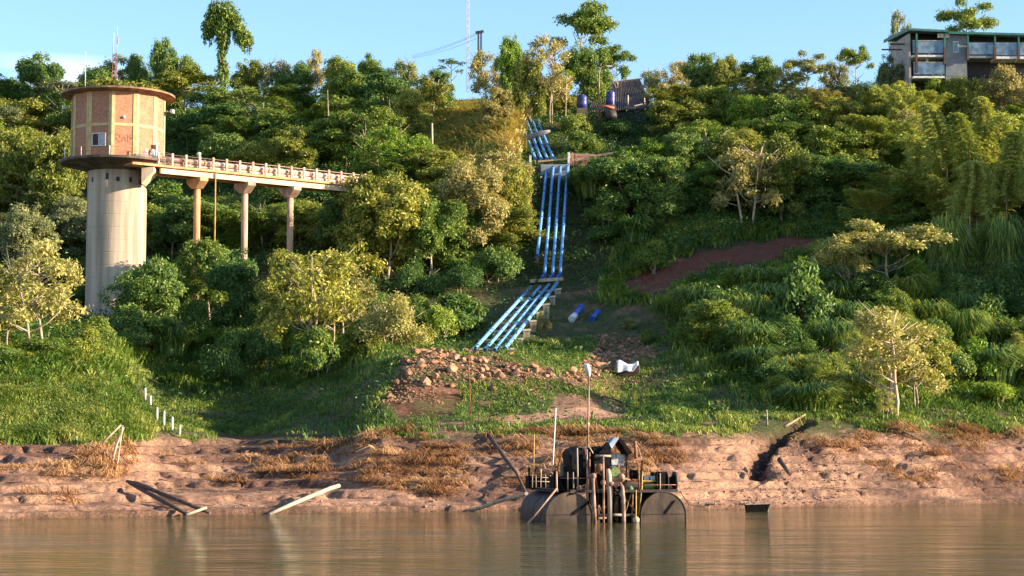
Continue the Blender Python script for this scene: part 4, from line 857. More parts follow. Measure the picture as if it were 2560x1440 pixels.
mb = MB(); mb.box(c - d * .50 + n_ * .03, (.10, .12, 2.15), M=M); mb.box(c + Vector((0, 0, 1.1)) + n_ * .03, (.88, .12, .1), M=M); mb.build('frame', WHITE, dr)
c, M, d, n_ = facet(2, -.10, Z_DECK + 1.0, 1, 1, .05, .3); mb = MB(); mb.box(c, (.6, .08, 1.95), M=M); mb.build('door', WHITE, tower)
# worn letters scratched on the front facet
lt = MB(); c, M, d, n_ = facet(0, .5, tz(344, TY - 5.7), 1, 1, .02, .0)
def stroke(pts):
    for a, b in zip(pts[:-1], pts[1:]): lt.beam(c + d * a[0] + Vector((0, 0, a[1])), c + d * b[0] + Vector((0, 0, b[1])), .035, .035, up=n_)
stroke([(-1.05, -.5), (-1.0, .45), (-.55, .4), (-.5, .1), (-.95, -.05), (-.45, -.5)]); stroke([(-.2, -.45), (-.15, .1), (.15, .15), (.2, -.4)]); stroke([(.45, .5), (.48, -.45)]); stroke([(.75, .5), (.78, -.5)]); stroke([(1.05, .3), (.85, -.1)])
lt.build('scratched_lettering', mat('dark_scratch', (.16, .07, .04)), tower)
# openings in the column
for px, py, w_, h_ in [(268, 440, .35, .75), (294, 447, .42, .55), (325, 447, .35, .6), (349, 450, .3, .55), (361, 452, .25, .5), (232, 446, .3, .6)]:
    s_ = max(-.97, min(.97, (px - 292.5) / 74)); a = math.asin(s_) + FA; n_ = Vector((math.cos(a), math.sin(a), 0)); d = Vector((-math.sin(a), math.cos(a), 0)); M = Matrix((d, n_, Vector((0, 0, 1)))).transposed()
    mb = MB(); mb.box(Vector((tx, ty, tz(py, TY - 3.6))) + n_ * (RC + .0), (w_, .08, h_), M=M); mb.build('opening', DARKG, tower)
# gallery railing: posts and rails
ra = MB(); n = 22; pts = []
for i in range(n):
    a = 2 * math.pi * i / n + .2; p_ = Vector((tx + (RD - .35) * math.cos(a), ty + (RD - .35) * math.sin(a), Z_DECK)); pts.append(p_)
for i in range(0, n, 2):
    mb = MB(); mb.tube(pts[i], pts[i] + Vector((0, 0, 1.15)), .075, n=8); mb.build('railing_post', WHITE if i % 4 == 0 else PINK, tower)
for h_ in (.6, 1.05):
    ra.path([p_ + Vector((0, 0, h_)) for p_ in pts + pts[:1]], .018, 5, False)
ra.build('railing', RUST, tower)
for i, u, zz, nm in [(9, .2, tz(255, TY - 5), 'floodlight'), (2, .95, tz(268, TY - 3), 'floodlight')]:
    c, M, d, n_ = facet(i, u, zz, 1, 1, .1); mb = MB(); mb.tube(c, c + n_ * .8, .04, n=6); mb.box(c + n_ * 1.0, (.62, .35, .45), M=M); mb.build(nm, WHITE, tower, .03)
c, M, d, n_ = facet(0, .5, tz(291, TY - 5.7), 1, 1, .1); mb = MB(); mb.lathe(c, [(.02, -.18), (.2, -.12), (.22, .06), (.1, .16)], 12); mb.build('wall_lamp', WHITE, tower)
def roofz(r): return Z_ROOF + .45
am = MB(); b = Vector((P(291, 205, TY).x, TY - 1, Z_ROOF + .3)); hh_ = tz(136) - b.z
for s in ((-.3, -.2), (.3, -.2), (0, .35)):
    am.tube(b + Vector((s[0], s[1], 0)), b + Vector((s[0] * .8, s[1] * .8, hh_)), .05, n=6)
for j in range(9):
    z0, z1 = hh_ * j / 9, hh_ * (j + 1) / 9; am.tube(b + Vector((-.3, -.2, z0)), b + Vector((.28, -.2, z1)), .03, n=5); am.tube(b + Vector((.3, -.2, z0)), b + Vector((0, .33, z1)), .03, n=5); am.tube(b + Vector((-.3, -.2, z0)), b + Vector((0, .33, z1)), .03, n=5)
an = thing('lattice_antenna', 'rusty lattice antenna mast with tall whips on the tower roof', 'antenna', b); am.build('lattice_mast', RUST, an)
mb = MB(); mb.tube(b + Vector((.2, -.1, hh_ * .9)), b + Vector((.25, -.1, tz(68) - b.z)), .04, .02, 6); mb.tube(b + Vector((-.25, -.1, hh_ * .9)), b + Vector((-.2, -.1, tz(86) - b.z)), .07, .05, 6); mb.box(b + Vector((.3, -.1, tz(105) - b.z)), (.25, .15, .9)); mb.build('whip', mat('grey_metal', (.35, .33, .36), (.5, .48, .5), 3, .5), an)
mb = MB(); b = Vector((P(222, 212, TY).x, TY - 2, Z_ROOF + .1)); mb.tube(b, b + Vector((0, 0, tz(136) - b.z)), .06, .03, 6); mb.beam(b + Vector((-1.2, 0, 2.4)), b + Vector((.3, 0, 3.2)), .05, .05); mb.solo('roof_antenna', WHITE, 'thin white antenna at the left side of the tower roof', 'antenna')
rsx = np.random.default_rng(5); t_ = np.c_[tx + rsx.normal(0, 1.4, 260), np.full(260, ty - 4.0) + rsx.normal(0, .5, 260), Z_ROOF + .2 + rsx.uniform(0, 1.0, 260)]
me = cat_leaf('roof_weeds', [leaves(t_, np.tile([0, 0, 1.], (260, 1)), .4, 5, .2, rsx)]); o = link(bpy.data.objects.new('roof_weeds', me)); tag(o, 'yellow green weeds growing on the tower roof beside the mast', 'plant'); o.material_slots[0].link = 'OBJECT'; o.material_slots[0].material = LM['yel']

# ================================================================ pipe bridge
BA = P(368, 412, 231.5); zt = BA.z + .0
Bs = Vector((P(372, 415, 232).x, 232, zt)); be_x = P(905, 462, 252).x
_b = min(np.arange(240, 275, .5), key=lambda Y: abs(P(905, 467, Y).z - zt)); Be = Vector((P(905, 467, _b).x, _b, zt))
bd_ = (Be - Bs).normalized(); bn_ = Vector((bd_.y, -bd_.x, 0)); BL = (Be - Bs).length      # bn_ points to the camera side
br = thing('pipe_bridge', 'ochre concrete pipe bridge running from the tower to the wooded slope', 'bridge', (Bs.x, Bs.y, zt - 3))
BWD = 2.9
bb = lambda t, n_, z: Bs + bd_ * t + bn_ * n_ + Vector((0, 0, z))
mb = MB(); mb.beam(bb(-3, BWD / 2, -.14), bb(BL, BWD / 2, -.14), .3, .28); mb.beam(bb(-3, 0, -.13), bb(BL, 0, -.13), BWD - .31, .22); mb.beam(bb(-3, -BWD / 2, -.14), bb(BL, -BWD / 2, -.14), .3, .28); mb.build('deck', CONCO, br)
for s in (1, -1):
    mb = MB(); mb.beam(bb(1.0, s * 1.05, -.65), bb(BL, s * 1.05, -.65), .38, .72); mb.build('girder', CONCY if s > 0 else CONCO, br)
PIERX = [487, 607, 722]; PIERM = mat('pinkish_brown_concrete', (.30, .18, .12), (.52, .36, .26), 1, .9, .02, stretch=(1, 1, .3))
for q in PIERX:
    kx = (q - 1280) / F; t = (kx * Bs.y - Bs.x) / (bd_.x - kx * bd_.y); base = Bs + bd_ * t; Yp = base.y
    gz = float(terr(np.array([float(q)]), np.array([Yp]))[0]) - 1.5
    mb = MB(); mb.tube((base.x, base.y, gz), (base.x, base.y, zt - 1.9), .41, n=20); pr = mb.build('pier', PIERM if q != 487 else CONCO, br)
    front = [base + bn_ * 1.75 + Vector((0, 0, -1.02)), base + bn_ * 1.75 + Vector((0, 0, -1.5)), base + bn_ * .5 + Vector((0, 0, -2.35)), base - bn_ * .5 + Vector((0, 0, -2.35)), base - bn_ * 1.75 + Vector((0, 0, -1.5)), base - bn_ * 1.75 + Vector((0, 0, -1.02))]
    mb = MB(); mb.prism([v - bd_ * .55 for v in front], bd_ * 1.1); mb.build('cap', PIERM if q != 487 else CONCO, br)
mb = MB(); mb.prism([Bs + Vector((-.6, -1.4, -.4)), Bs + Vector((-.6, -1.4, -2.4)), Bs + Vector((.9, -1.4, -.9)), Bs + Vector((.9, -1.4, -.4))], (0, 2.8, 0)); mb.build('corbel', CONCY, br)
mb = MB(); q0 = bb(8.5, 1.4, -.4); mb.tube(q0, (q0.x, q0.y, zt - 14), .09, n=8); mb.build('drain_pipe', YELP, br)
npost = 17
for i in range(npost):
    for s in (1,):
        t = .6 + (BL - 1) * i / (npost - 1); mb = MB(); mb.box(bb(t, s * (BWD / 2 - .12), .78), (.26, .24, 1.55), M=Matrix((bd_, bn_, Vector((0, 0, 1)))).transposed()); mb.build('bridge_post', PINK, br)
for s in (-1,):
    mb = MB()
    for i in range(npost):
        t = .6 + (BL - 1) * i / (npost - 1); mb.box(bb(t, s * (BWD / 2 - .12), .7), (.2, .2, 1.4))
    mb.build('bridge_post', PINK, br)
for z_ in (.95, 1.35):
    mb = MB(); mb.tube(bb(.6, BWD / 2 - .12, z_), bb(BL, BWD / 2 - .12, z_), .035, n=6); mb.build('rail', PINK, br)
for i, (n_, z_, r_, lb) in enumerate([(.55, .86, .36, 'front upper dusty white pipe carried along the pipe bridge'), (-.45, .86, .36, 'rear dusty white pipe carried along the pipe bridge'), (.75, .28, .17, 'thin lower pipe lying at the front edge of the pipe bridge')]):
    o = thing('water_pipe', lb, 'pipe', bb(0, n_, z_ - r_), 'pipes on the bridge'); mb = MB(); mb.tube(bb(-2.2, n_, z_), bb(BL, n_, z_), r_, n=14); mb.build('pipe_run', PIPEW, o)
    t = 1.0
    while t < BL: fm = MB(); fm.tube(bb(t, n_, z_), bb(t + .22, n_, z_), r_ * 1.22, n=14); fm.build('pipe_collar', PINK if i else CONCO, o); t += 3.1 if i < 2 else 4.7
    if i < 2:
        t = 2.2
        while t < BL: fm = MB(); fm.box(bb(t, n_, (z_ - r_) / 2), (.3, .5, z_ - r_ + .1)); fm.build('pipe_saddle', CONCY, o); t += 3.1
for t, n_ in [(.2, .2), (1.1, .4)]:
    mb = MB(); mb.box(bb(t - .8, n_, .8), (.55, .5, 1.6)); mb.lathe(bb(t - .8, n_, 1.6), [(.32, 0), (.3, .25), (.12, .4)], 14); mb.solo('valve_cabinet', WHITE, 'white cabinet at the tower end of the bridge' if t < 1 else 'second white cabinet half behind the first at the tower end', 'cabinet', bevel=.03)
mb = MB(); mb.tube(bb(6.6, .55, 1.2), bb(6.6, .55, 1.75), .12, n=10); mb.lathe(bb(6.6, .55, 1.75), [(.15, 0), (.26, .1), (.26, .35), (.1, .45)], 14); mb.solo('air_valve', mat('pale_green_metal', (.4, .5, .42), (.55, .62, .55)), 'pale green air valve standing on the bridge pipe', 'valve')
mb = MB(); mb.path([bb(.9, -.6, .1), bb(1.0, -.6, 1.1), bb(1.5, -.6, 1.5), bb(1.9, -.6, 1.1), bb(2.0, -.6, .2)], .05, 6); mb.path([bb(.9, -.2, .1), bb(1.0, -.2, 1.1), bb(1.5, -.2, 1.5), bb(1.9, -.2, 1.1)], .05, 6); mb.solo('ladder_hoop', PIPEW, 'small curved hand hoop at the tower end of the bridge', 'ladder')

# ================================================================ blue pipes
BLUEL = mat('paler_blue_paint', (.12, .34, .56), (.22, .46, .68), 2.5, .6, .006, c3=(.38, .50, .60), spec=.2)  # ramp pipes a paler blue than the steep and upper runs
# lower ramp
Yb, Yt = 205.5, 243.0
LB = [(1186, 872), (1212, 875), (1236, 876), (1262, 872)]; LT = [(1327, 718), (1351, 716), (1372, 712), (1394, 706)]
order = ['far left', 'second from left', 'third from left', 'far right']
ramp = []
for i in range(4):
    a = P(*LB[i], Yb); b = P(*LT[i], Yt); ramp.append((a, b))
    o = thing('ramp_pipe', '%s of the four pale blue pipes on the lower ramp' % order[i], 'pipe', a, 'pale blue pipes on the lower ramp'); mb = MB()
    if i == 1: mb.tube(a.lerp(b, .04), a.lerp(b, .74), .2, n=16); mb.tube(a.lerp(b, .84), b, .19, n=12)
    else: mb.tube(a, b, .215, n=18)
    mb.build('pipe_run', BLUEL, o)
    for t in (.0, .26, .52, .76): fm = MB(); fm.tube(a.lerp(b, t), a.lerp(b, t + .006), .29, n=18); fm.build('flange', BLUE, o)
    mb = MB(); dd_ = (b - a).normalized(); mb.tube(a - dd_ * .03, a + dd_ * .02, .16, n=14); mb.build('pipe_mouth', DARKG, o)
for j in range(8):
    t = .035 + .125 * j; L0 = ramp[0][0].lerp(ramp[0][1], t); R0 = ramp[3][0].lerp(ramp[3][1], t); d = (R0 - L0).normalized()
    o = thing('pipe_support', 'concrete support frame under the lower ramp pipes, %s from the bottom' % ordn(j), 'support', (L0 + R0) / 2 - Vector((0, 0, 2)), 'concrete supports under the lower ramp')
    mb = MB(); mb.beam(L0 - d * .7 + Vector((0, 0, -.31)), R0 + d * 1.0 + Vector((0, 0, -.31)), .34, .22); mb.build('crossbeam', CONCY, o)
    c = R0 + d * .55; mb = MB(); mb.box((c.x, c.y, c.z - .5 - 1.5), (.75, .36, 3.0)); mb.build('support_leg', CONC, o)
    c = L0 + d * .2; mb = MB(); mb.box((c.x, c.y, c.z - .5 - 1.5), (.5, .34, 3.0)); mb.build('support_leg', CONC, o)
# steep middle run
Y0, Y1 = 246.0, 271.5
MBm = [(1343, 640), (1361, 688), (1381, 690), (1400, 688)]; MT = [(1366, 425), (1383, 416), (1401, 414), (1419, 414)]
for i in range(4):
    Yq = Y0 if i else 248.5; a = P(*MBm[i], Yq) ; b = P(*MT[i], Y1)
    o = thing('steep_pipe', '%s of the four blue pipes climbing the steep slope' % order[i], 'pipe', a, 'blue pipes on the steep slope'); mb = MB(); mb.tube(a, b, .2, n=16); mb.build('pipe_run', BLUE, o)
    for t in (.0, .2, .42, .5, .72, .985): fm = MB(); fm.tube(a.lerp(b, t), a.lerp(b, t + .008), .27, n=16); fm.build('flange', BLUED, o)
    if i: fm = MB(); fm.path([a + Vector((0, 0, .1)), a + Vector((-.35, -.2, -.15)), a + Vector((-.4, -.3, -.5)), a + Vector((-.1, -.3, -.6))], .13, 8); fm.build('drain_bend', BLUED, o)
    mb = MB(); mb.box((a.x + .05, a.y - .1, a.z - .6), (.3, .3, .8)); mb.build('pipe_foot', CONCD, o)
c0, c1 = P(1325, 704, 244.5), P(1408, 698, 244.5); mb = MB(); mb.beam(c0, c1, 1.2, .45); mb.solo('anchor_block', CONC, 'long concrete block between the ramp pipes and the steep pipes', 'concrete block', bevel=.04)
# head block with the pipes coming out
a = P(1352, 456, 270.6); b = P(1424, 410, 270.6); mb = MB(); mb.box(((a.x + b.x) / 2, 271.4 + .6, (a.z + b.z) / 2 - .8), (b.x - a.x, 1.9, b.z - a.z + 1.6)); mb.solo('head_block', mat('grey_concrete', (.22, .22, .25), (.36, .36, .38), 1.2, .9, .02), 'grey concrete block at the top of the steep pipes', 'concrete block', bevel=.05)
a = P(1326, 470, 272); b = P(1352, 418, 272); mb = MB(); mb.box(((a.x + b.x) / 2, 272.6, (a.z + b.z) / 2), (b.x - a.x - .02, 1.6, b.z - a.z)); mb.solo('side_block', CONCD, 'dark mossy concrete block left of the grey head block', 'concrete block', bevel=.05)
# upper run
UB = [(1339, 398), (1353, 398), (1368, 398), (1383, 396)]; UT = [(1299, 300), (1315, 300), (1330, 301), (1344, 303)]
for i in range(4):
    a = P(*UB[i], 277.5); b = P(*UT[i], 297.5)
    o = thing('upper_pipe', '%s of the four bright blue pipes on the upper slope' % order[i], 'pipe', a, 'bright blue pipes on the upper slope'); mb = MB(); mb.tube(a, b, .21, n=16); mb.build('pipe_run', BLUE, o)
    for t in (.0, .33, .66, .98): fm = MB(); fm.tube(a.lerp(b, t), a.lerp(b, t + .015), .27, n=16); fm.build('flange', BLUED, o)
mb = MB(); pts = [P(1237, 364, 286), P(1282, 352, 285.5), P(1330, 341, 284.5), P(1358, 332, 284), P(1376, 327, 284)]; mb.path(pts, [.22, .42, .42, .38, .18], 8); mb.solo('fallen_log', mat('purple_grey_log', (.14, .12, .13), (.28, .24, .25), 3, .85, .03), 'grey fallen log lying across the upper blue pipes', 'log')
mb = MB(); mb.beam(P(1250, 284, 299), P(1309, 289, 299), .5, .4); mb.solo('timber_beam', WOODP, 'pale timber beam above the left of the upper blue pipes', 'beam')
mb = MB(); mb.beam(P(1275, 296, 299.5), P(1348, 301, 298), .5, .3); mb.solo('pipe_header', CONC, 'thin grey concrete edge at the top of the upper blue pipes', 'beam')
# timber landing
ld = thing('timber_landing', 'bright orange timber and earth landing right of the blue pipe bend', 'landing', P(1470, 420, 276))
WO = mat('orange_timber', (.50, .26, .14), (.72, .46, .30), 3, .85, .02, stretch=(.3, 1, 1))  # timber tone lightened in place of sun that the trees keep off it
for a_, b_, h_, w_ in [((1421, 386), (1486, 389), .35, .3), ((1421, 401), (1540, 394), .28, .3), ((1345, 404), (1430, 396), .22, .3), ((1486, 390), (1545, 381), .3, .3), ((1420, 412), (1478, 414), .3, .3)]:
    mb = MB(); mb.beam(P(*a_, 275.5), P(*b_, 275.2), w_, h_); mb.build('rail_beam', WO, ld)
mb = MB(); a = P(1424, 420, 276.4); b = P(1472, 388, 276.4); mb.box(((a.x + b.x) / 2, 276.8, (a.z + b.z) / 2 - .3), (b.x - a.x, .6, b.z - a.z + .6)); mb.build('earth_wall', mat('orange_earth', (.40, .19, .10), (.62, .34, .20), 1.5, .95, .06), ld)
for px in (1422, 1437): mb = MB(); a = P(px, 384, 275); mb.box((a.x, 275, a.z - .8), (.35 if px == 1422 else .12, .3, 2.0)); mb.build('landing_post', WHITE if px == 1422 else WOODD, ld)
mb = MB(); a = P(1326, 394, 274); mb.box((a.x, 274, a.z - .8), (.32, .3, 2.2)); mb.solo('white_post', WHITE, 'short white post left of the blue pipe bend', 'post')

# ================================================================ shed, tanks, lamps, poles
sh = thing('corrugated_shed', 'old shed with a large sloping dark corrugated roof by the blue tanks', 'shed', P(1560, 290, 312))
A_, B_, C_, D_ = P(1468, 282, 306), P(1630, 268, 306), P(1600, 198, 318), P(1497, 212, 318)
RFM = mat('dark_corrugated_roof', (.065, .055, .062), (.15, .12, .125), 1.4, .6, .01, stretch=(1.5, .3, .3), c3=(.24, .15, .12))
vs = []; fs = []; n = 90
for i in range(n + 1):
    t = i / n; o = math.sin(i * math.pi / 1.5) * .06; vs += [A_.lerp(B_, t) + Vector((0, -o, o)), D_.lerp(C_, t) + Vector((0, -o, o)), A_.lerp(B_, t) + Vector((0, -o + .05, o - .09)), D_.lerp(C_, t) + Vector((0, -o + .05, o - .09))]
for i in range(n): b = 4 * i; fs += [(b, b + 4, b + 5, b + 1), (b + 2, b + 3, b + 7, b + 6)]
mb = MB(); mb.add(vs, fs); mb.build('roof', RFM, sh)
mb = MB(); mb.beam(D_ + Vector((-.3, 0, .12)), C_ + Vector((.3, 0, .12)), .3, .16); mb.build('ridge_cap', RUST, sh)
mb = MB(); mb.prism([A_ + Vector((.6, .6, -.35)), A_ + Vector((.6, .6, -3)), Vector((D_.x + .3, D_.y, A_.z - 3)), D_ + Vector((.3, 0, -.3))], (.15, 0, 0)); mb.prism([A_ + Vector((.8, .9, -.2)), B_ + Vector((-.8, .9, -.2)), B_ + Vector((-.8, .9, -3)), A_ + Vector((.8, .9, -3))], (0, .2, 0)); mb.build('wall', DARKG, sh)
def tank(px0, px1, py0, py1, Y, lab):
    a = P(px0, py1, Y); b = P(px1, py0, Y); r = (b.x - a.x) / 2; c = Vector(((a.x + b.x) / 2, Y, a.z)); h = b.z - a.z
    o = thing('water_tank', lab, 'tank', c, 'blue water tanks'); mb = MB(); mb.lathe(c, [(r, 0), (r, h * .3), (r * 1.03, h * .33), (r, h * .36), (r, h * .62), (r * 1.03, h * .65), (r, h * .68), (r, h * .86), (r * .75, h * .95)], 24); mb.build('tank_body', TANK, o)
    mb = MB(); mb.lathe(c + Vector((0, 0, h * .95)), [(r * .45, 0), (r * .45, h * .06), (.1, h * .08)], 16); mb.build('lid', TANK, o)
    mb = MB(); mb.box(c - Vector((0, 0, 1.2)), (r * 2.1, r * 2.1, 2.4)); mb.build('tank_stand', CONCD, o)
tank(1442, 1468, 237, 272, 300, 'dark blue tank standing left of the shed roof'); tank(1515, 1538, 228, 264, 300, 'dark blue tank in front of the shed roof')
mb = MB(); mb.tube(P(1499, 263, 299), P(1536, 270, 299), .18, n=10); mb.solo('red_pipe', mat('red_paint', (.45, .10, .05), (.62, .20, .12), 3, .6), 'short red pipe below the front blue tank', 'pipe')
mb = MB(); mb.path([P(1533, 268, 299.5), P(1533, 230, 299.5)], .12, 8); mb.solo('white_downpipe', WHITE, 'white pipe standing against the front blue tank', 'pipe')
mb = MB(); mb.tube(P(1570, 262, 299.5), P(1570, 238, 299.5), .10, n=8); mb.tube(P(1612, 262, 299.5), P(1611, 245, 299.5), .10, n=8); mb.beam(P(1586, 265, 299.5), P(1607, 260, 299.5), .2, .2); mb.solo('fence_posts', PIPEW, 'pale posts and rail before the right half of the shed', 'fence')
mb = MB(); a = P(1545, 290, 298); mb.lathe(Vector((P(1528, 292, 298).x, 298, a.z - .6)), [(.9, 0), (.95, .8), (.8, 1.3), (.3, 1.5)], 14); mb.solo('rusty_drum', STEEL, 'dark rusty drum lying below the red pipe', 'drum')
o = thing('street_lamp', 'street lamp with a curved arm in front of the corrugated shed', 'street lamp', P(1497, 300, 300)); mb = MB(); mb.path([P(1497, 300, 300), P(1498, 182, 300), P(1500, 172, 300), P(1505, 167, 300), P(1520, 165, 300)], [.14, .11, .09, .08, .07], 8); mb.build('pole', RUSTP, o)
mb = MB(); mb.beam(P(1518, 165, 300), P(1531, 165.5, 300), .3, .2); mb.build('lamp_head', WHITE, o)
mb = MB(); mb.tube(P(1081, 392, 282), P(1080, 308, 282), .17, .14, 8); mb.solo('pale_pole', WOODP, 'short pale pole standing in the bushes left of the reed slope', 'pole')
mb = MB(); mb.tube(P(822, 330, 290), P(819, 225, 290), .1, .05, 6); mb.solo('bare_trunk', BARK, 'slender bare pale trunk among dark trees above the bridge', 'tree trunk')
# lattice mast and twin pole with cables
am = thing('radio_mast', 'tall thin lattice radio mast behind the skyline running out of the frame', 'mast', P(1170, 200, 380)); mb = MB(); a = P(1170, 230, 380); top = P(1170, -60, 380)
for s in ((-.25, 0), (.25, 0), (0, .4)): mb.tube(a + Vector((s[0], s[1], 0)), top + Vector((s[0], s[1], 0)), .055, n=5)
nn_ = 36
for j in range(nn_):
    u0, u1 = a.lerp(top, j / nn_), a.lerp(top, (j + 1) / nn_); s = 1 if j % 2 else -1; mb.tube(u0 + Vector((-.25 * s, 0, 0)), u1 + Vector((.25 * s, 0, 0)), .035, n=4); mb.tube(u0 + Vector((.25 * s, 0, 0)), u1 + Vector((0, .4, 0)), .03, n=4)
mb.build('lattice', mat('lilac_grey_steel', (.36, .34, .42), (.5, .48, .56), 2, .5), am)
up = thing('twin_utility_pole', 'dark twin utility pole with a crossarm on the skyline', 'utility pole', P(1200, 200, 352)); DW = mat('dark_pole_wood', (.03, .03, .045), (.07, .06, .08), 3, .8)
for px in (1196, 1203): mb = MB(); mb.tube(P(px, 215, 352), P(px, 80, 352), .2, .17, 8); mb.build('pole', DW, up)
mb = MB(); mb.beam(P(1189, 83, 351.7), P(1209, 79, 351.7), .3, .35); mb.beam(P(1189, 80, 352.3), P(1209, 77, 352.3), .25, .25); mb.build('crossarm', DW, up)
for j, (ya, yb, sg) in enumerate([(83, 139, 5), (86, 143, 5), (96, 145, 6)]):
    mb = MB(); pts = []
    for i in range(15):
        t = i / 14; pts.append(P(1192 + (1030 - 1192) * t, ya + (yb - ya) * t + sg * 4 * t * (1 - t), 352 + 60 * t))
    mb.path(pts, .028, 4, False); mb.solo('power_cable', DW, ['upper', 'middle', 'lower'][j] + ' of the thin power cables running left from the twin pole', 'cable', 'power cables')

# ================================================================ hilltop hotel
HY = 290.0
ho = thing('hillside_hotel', 'two storey grey hotel with green roof edge and glass balconies on the hilltop', 'hotel', P(2370, 215, HY))
def bx(px0, px1, py0, py1, Ya, Yb2, m, name, par=ho, bev=0):
    a = P(px0, py1, Ya); b = P(px1, py0, Ya); mb = MB(); mb.box(((a.x + b.x) / 2, (Ya + Yb2) / 2, (a.z + b.z) / 2), (b.x - a.x, Yb2 - Ya, b.z - a.z)); return mb.build(name, m, par, bev)
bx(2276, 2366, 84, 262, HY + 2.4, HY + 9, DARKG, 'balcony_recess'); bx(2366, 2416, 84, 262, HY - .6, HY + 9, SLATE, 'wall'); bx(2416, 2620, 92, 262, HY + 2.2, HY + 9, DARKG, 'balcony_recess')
# left side wall runs back
a = P(2271, 82, HY); b = P(2226, 90, HY + 9)
mb = MB(); mb.prism([Vector((a.x, HY, a.z - .1)), Vector((a.x, HY, a.z - 12)), Vector((b.x, HY + 9, a.z - 12)), Vector((b.x, HY + 9, a.z - .1))], (.3, 0, 0)); mb.build('side_wall', TAUPE, ho)
mb = MB(); e0 = P(2281, 74, HY - 1.4); e1 = P(2368, 79, HY - 1.6); e2 = P(2640, 87, HY - 1.6); e3 = P(2200, 112, HY + 12); e4 = P(2640, 70, HY + 11)
zr = e0.z; mb.prism([Vector((e0.x - .6, HY - 1.4, zr)), Vector((e1.x + .2, HY - 1.4, zr - .3)), Vector((e1.x + .2, HY + 10, zr + .6)), Vector((b.x - .8, HY + 10, zr + .6))], (0, 0, .28)); mb.build('roof', mat('grey_green_roof', (.16, .22, .22), (.28, .34, .33), 1.5, .6), ho)
mb = MB(); mb.prism([Vector((e1.x + .25, HY - 1.4, zr - .55)), Vector((e2.x, HY - 1.4, zr - .95)), Vector((e2.x, HY + 10, zr + .3)), Vector((e1.x + .25, HY + 10, zr + .3))], (0, 0, .28)); mb.build('roof', GREENT, ho)
mb = MB(); mb.beam(Vector((e0.x - .6, HY - 1.45, zr + .02)), Vector((e1.x + .2, HY - 1.45, zr - .26)), .12, .3); mb.beam(Vector((e1.x + .25, HY - 1.45, zr - .5)), Vector((e2.x, HY - 1.45, zr - .88)), .12, .3); mb.beam(Vector((e0.x - .62, HY - 1.45, zr + .02)), Vector((b.x - .85, HY + 10, zr + .6)), .12, .5); mb.build('fascia', GREENT, ho)
for (p0, p1, f0, gy0) in [(2281, 2362, 137, 102), (2283, 2362, 190, 156)]:
    o = bx(p0, p1, f0, f0 + 5, HY - 1.1, HY + 2.6, WHITE, 'balcony_slab'); g = bx(p0 + 1, p1 - 1, gy0, f0 - 4, HY - 1.05, HY - 1.0, GLASSM, 'balcony_glass'); bx(p0, p1, gy0 - 1.5, gy0, HY - 1.1, HY - .95, WOODP, 'handrail')
for p0, p1, f0, gy0, cap in [(2420, 2486, 139, 106, 0), (2490, 2545, 141, 106, 1), (2549, 2620, 141, 106, 1)]:
    bx(p0, p1, f0, f0 + 6, HY - 1.1, HY + 2.4, WHITE if cap else SLATE, 'balcony_slab'); bx(p0 + 1, p1 - 1, gy0, f0 - 3, HY - 1.05, HY - 1.0, GLASSM, 'balcony_glass')
for px, lo_ in [(2292, 180), (2362, 160), (2420, 150), (2488, 150), (2547, 150)]:
    bx(px - 1.8, px + 1.8, 84, 118, HY - 1.3, HY - 1.0, GREENT, 'balcony_post'); bx(px - 2.2, px + 2.2, 118.3, lo_, HY - 1.32, HY - .98, WOODD, 'balcony_post')
o = bx(2383, 2396, 103, 131, HY - .7, HY - .6, WHITE, 'window'); bx(2384.5, 2394.5, 105, 129, HY - .74, HY - .7, GLASSM, 'pane', o) if False else None
mb = MB(); a = P(2384.5, 129, HY - .75); b = P(2394.5, 105, HY - .75); mb.box(((a.x + b.x) / 2, HY - .74, (a.z + b.z) / 2), (b.x - a.x, .06, b.z - a.z)); mb.build('pane', GLASSM, o)
for p0, p1, y0, y1 in [(2296, 2312, 103, 134), (2336, 2350, 112, 134), (2424, 2440, 104, 136), (2445, 2470, 102, 136), (2500, 2530, 100, 138), (2298, 2330, 158, 188)]: bx(p0, p1, y0, y1, HY + 2.3, HY + 2.38, GLASSM, 'window')
bx(2344, 2374, 84, 94, HY - 1.2, HY - 1.05, WOODP, 'soffit_panel')
bx(2226, 2262, 108, 112, HY + 1, HY + 1.3, WOODD, 'side_rail'); bx(2205, 2255, 122, 125, HY + 1, HY + 1.3, WOODD, 'side_rail')
for px, py, Y, lab, mm_ in [(2316, 118, HY + .6, 'white towel hanging on the left hotel balcony rail', CLOTHM), (2325, 122, HY + .3, 'grey white cloth draped beside the towel on the hotel balcony', CLOTHM), (2318, 160, HY + .5, 'white cloth hanging on the lower hotel balcony', CLOTHM)]:
    a = P(px, py, Y); mb = MB(); mb.prism([a + Vector((-.28, 0, -.9)), a + Vector((.3, 0, -.8)), a + Vector((.22, .1, .9)), a + Vector((-.12, .1, 1.0))], (0, .25, 0)); mb.solo('hanging_cloth', mm_, lab, 'cloth', bevel=.08)

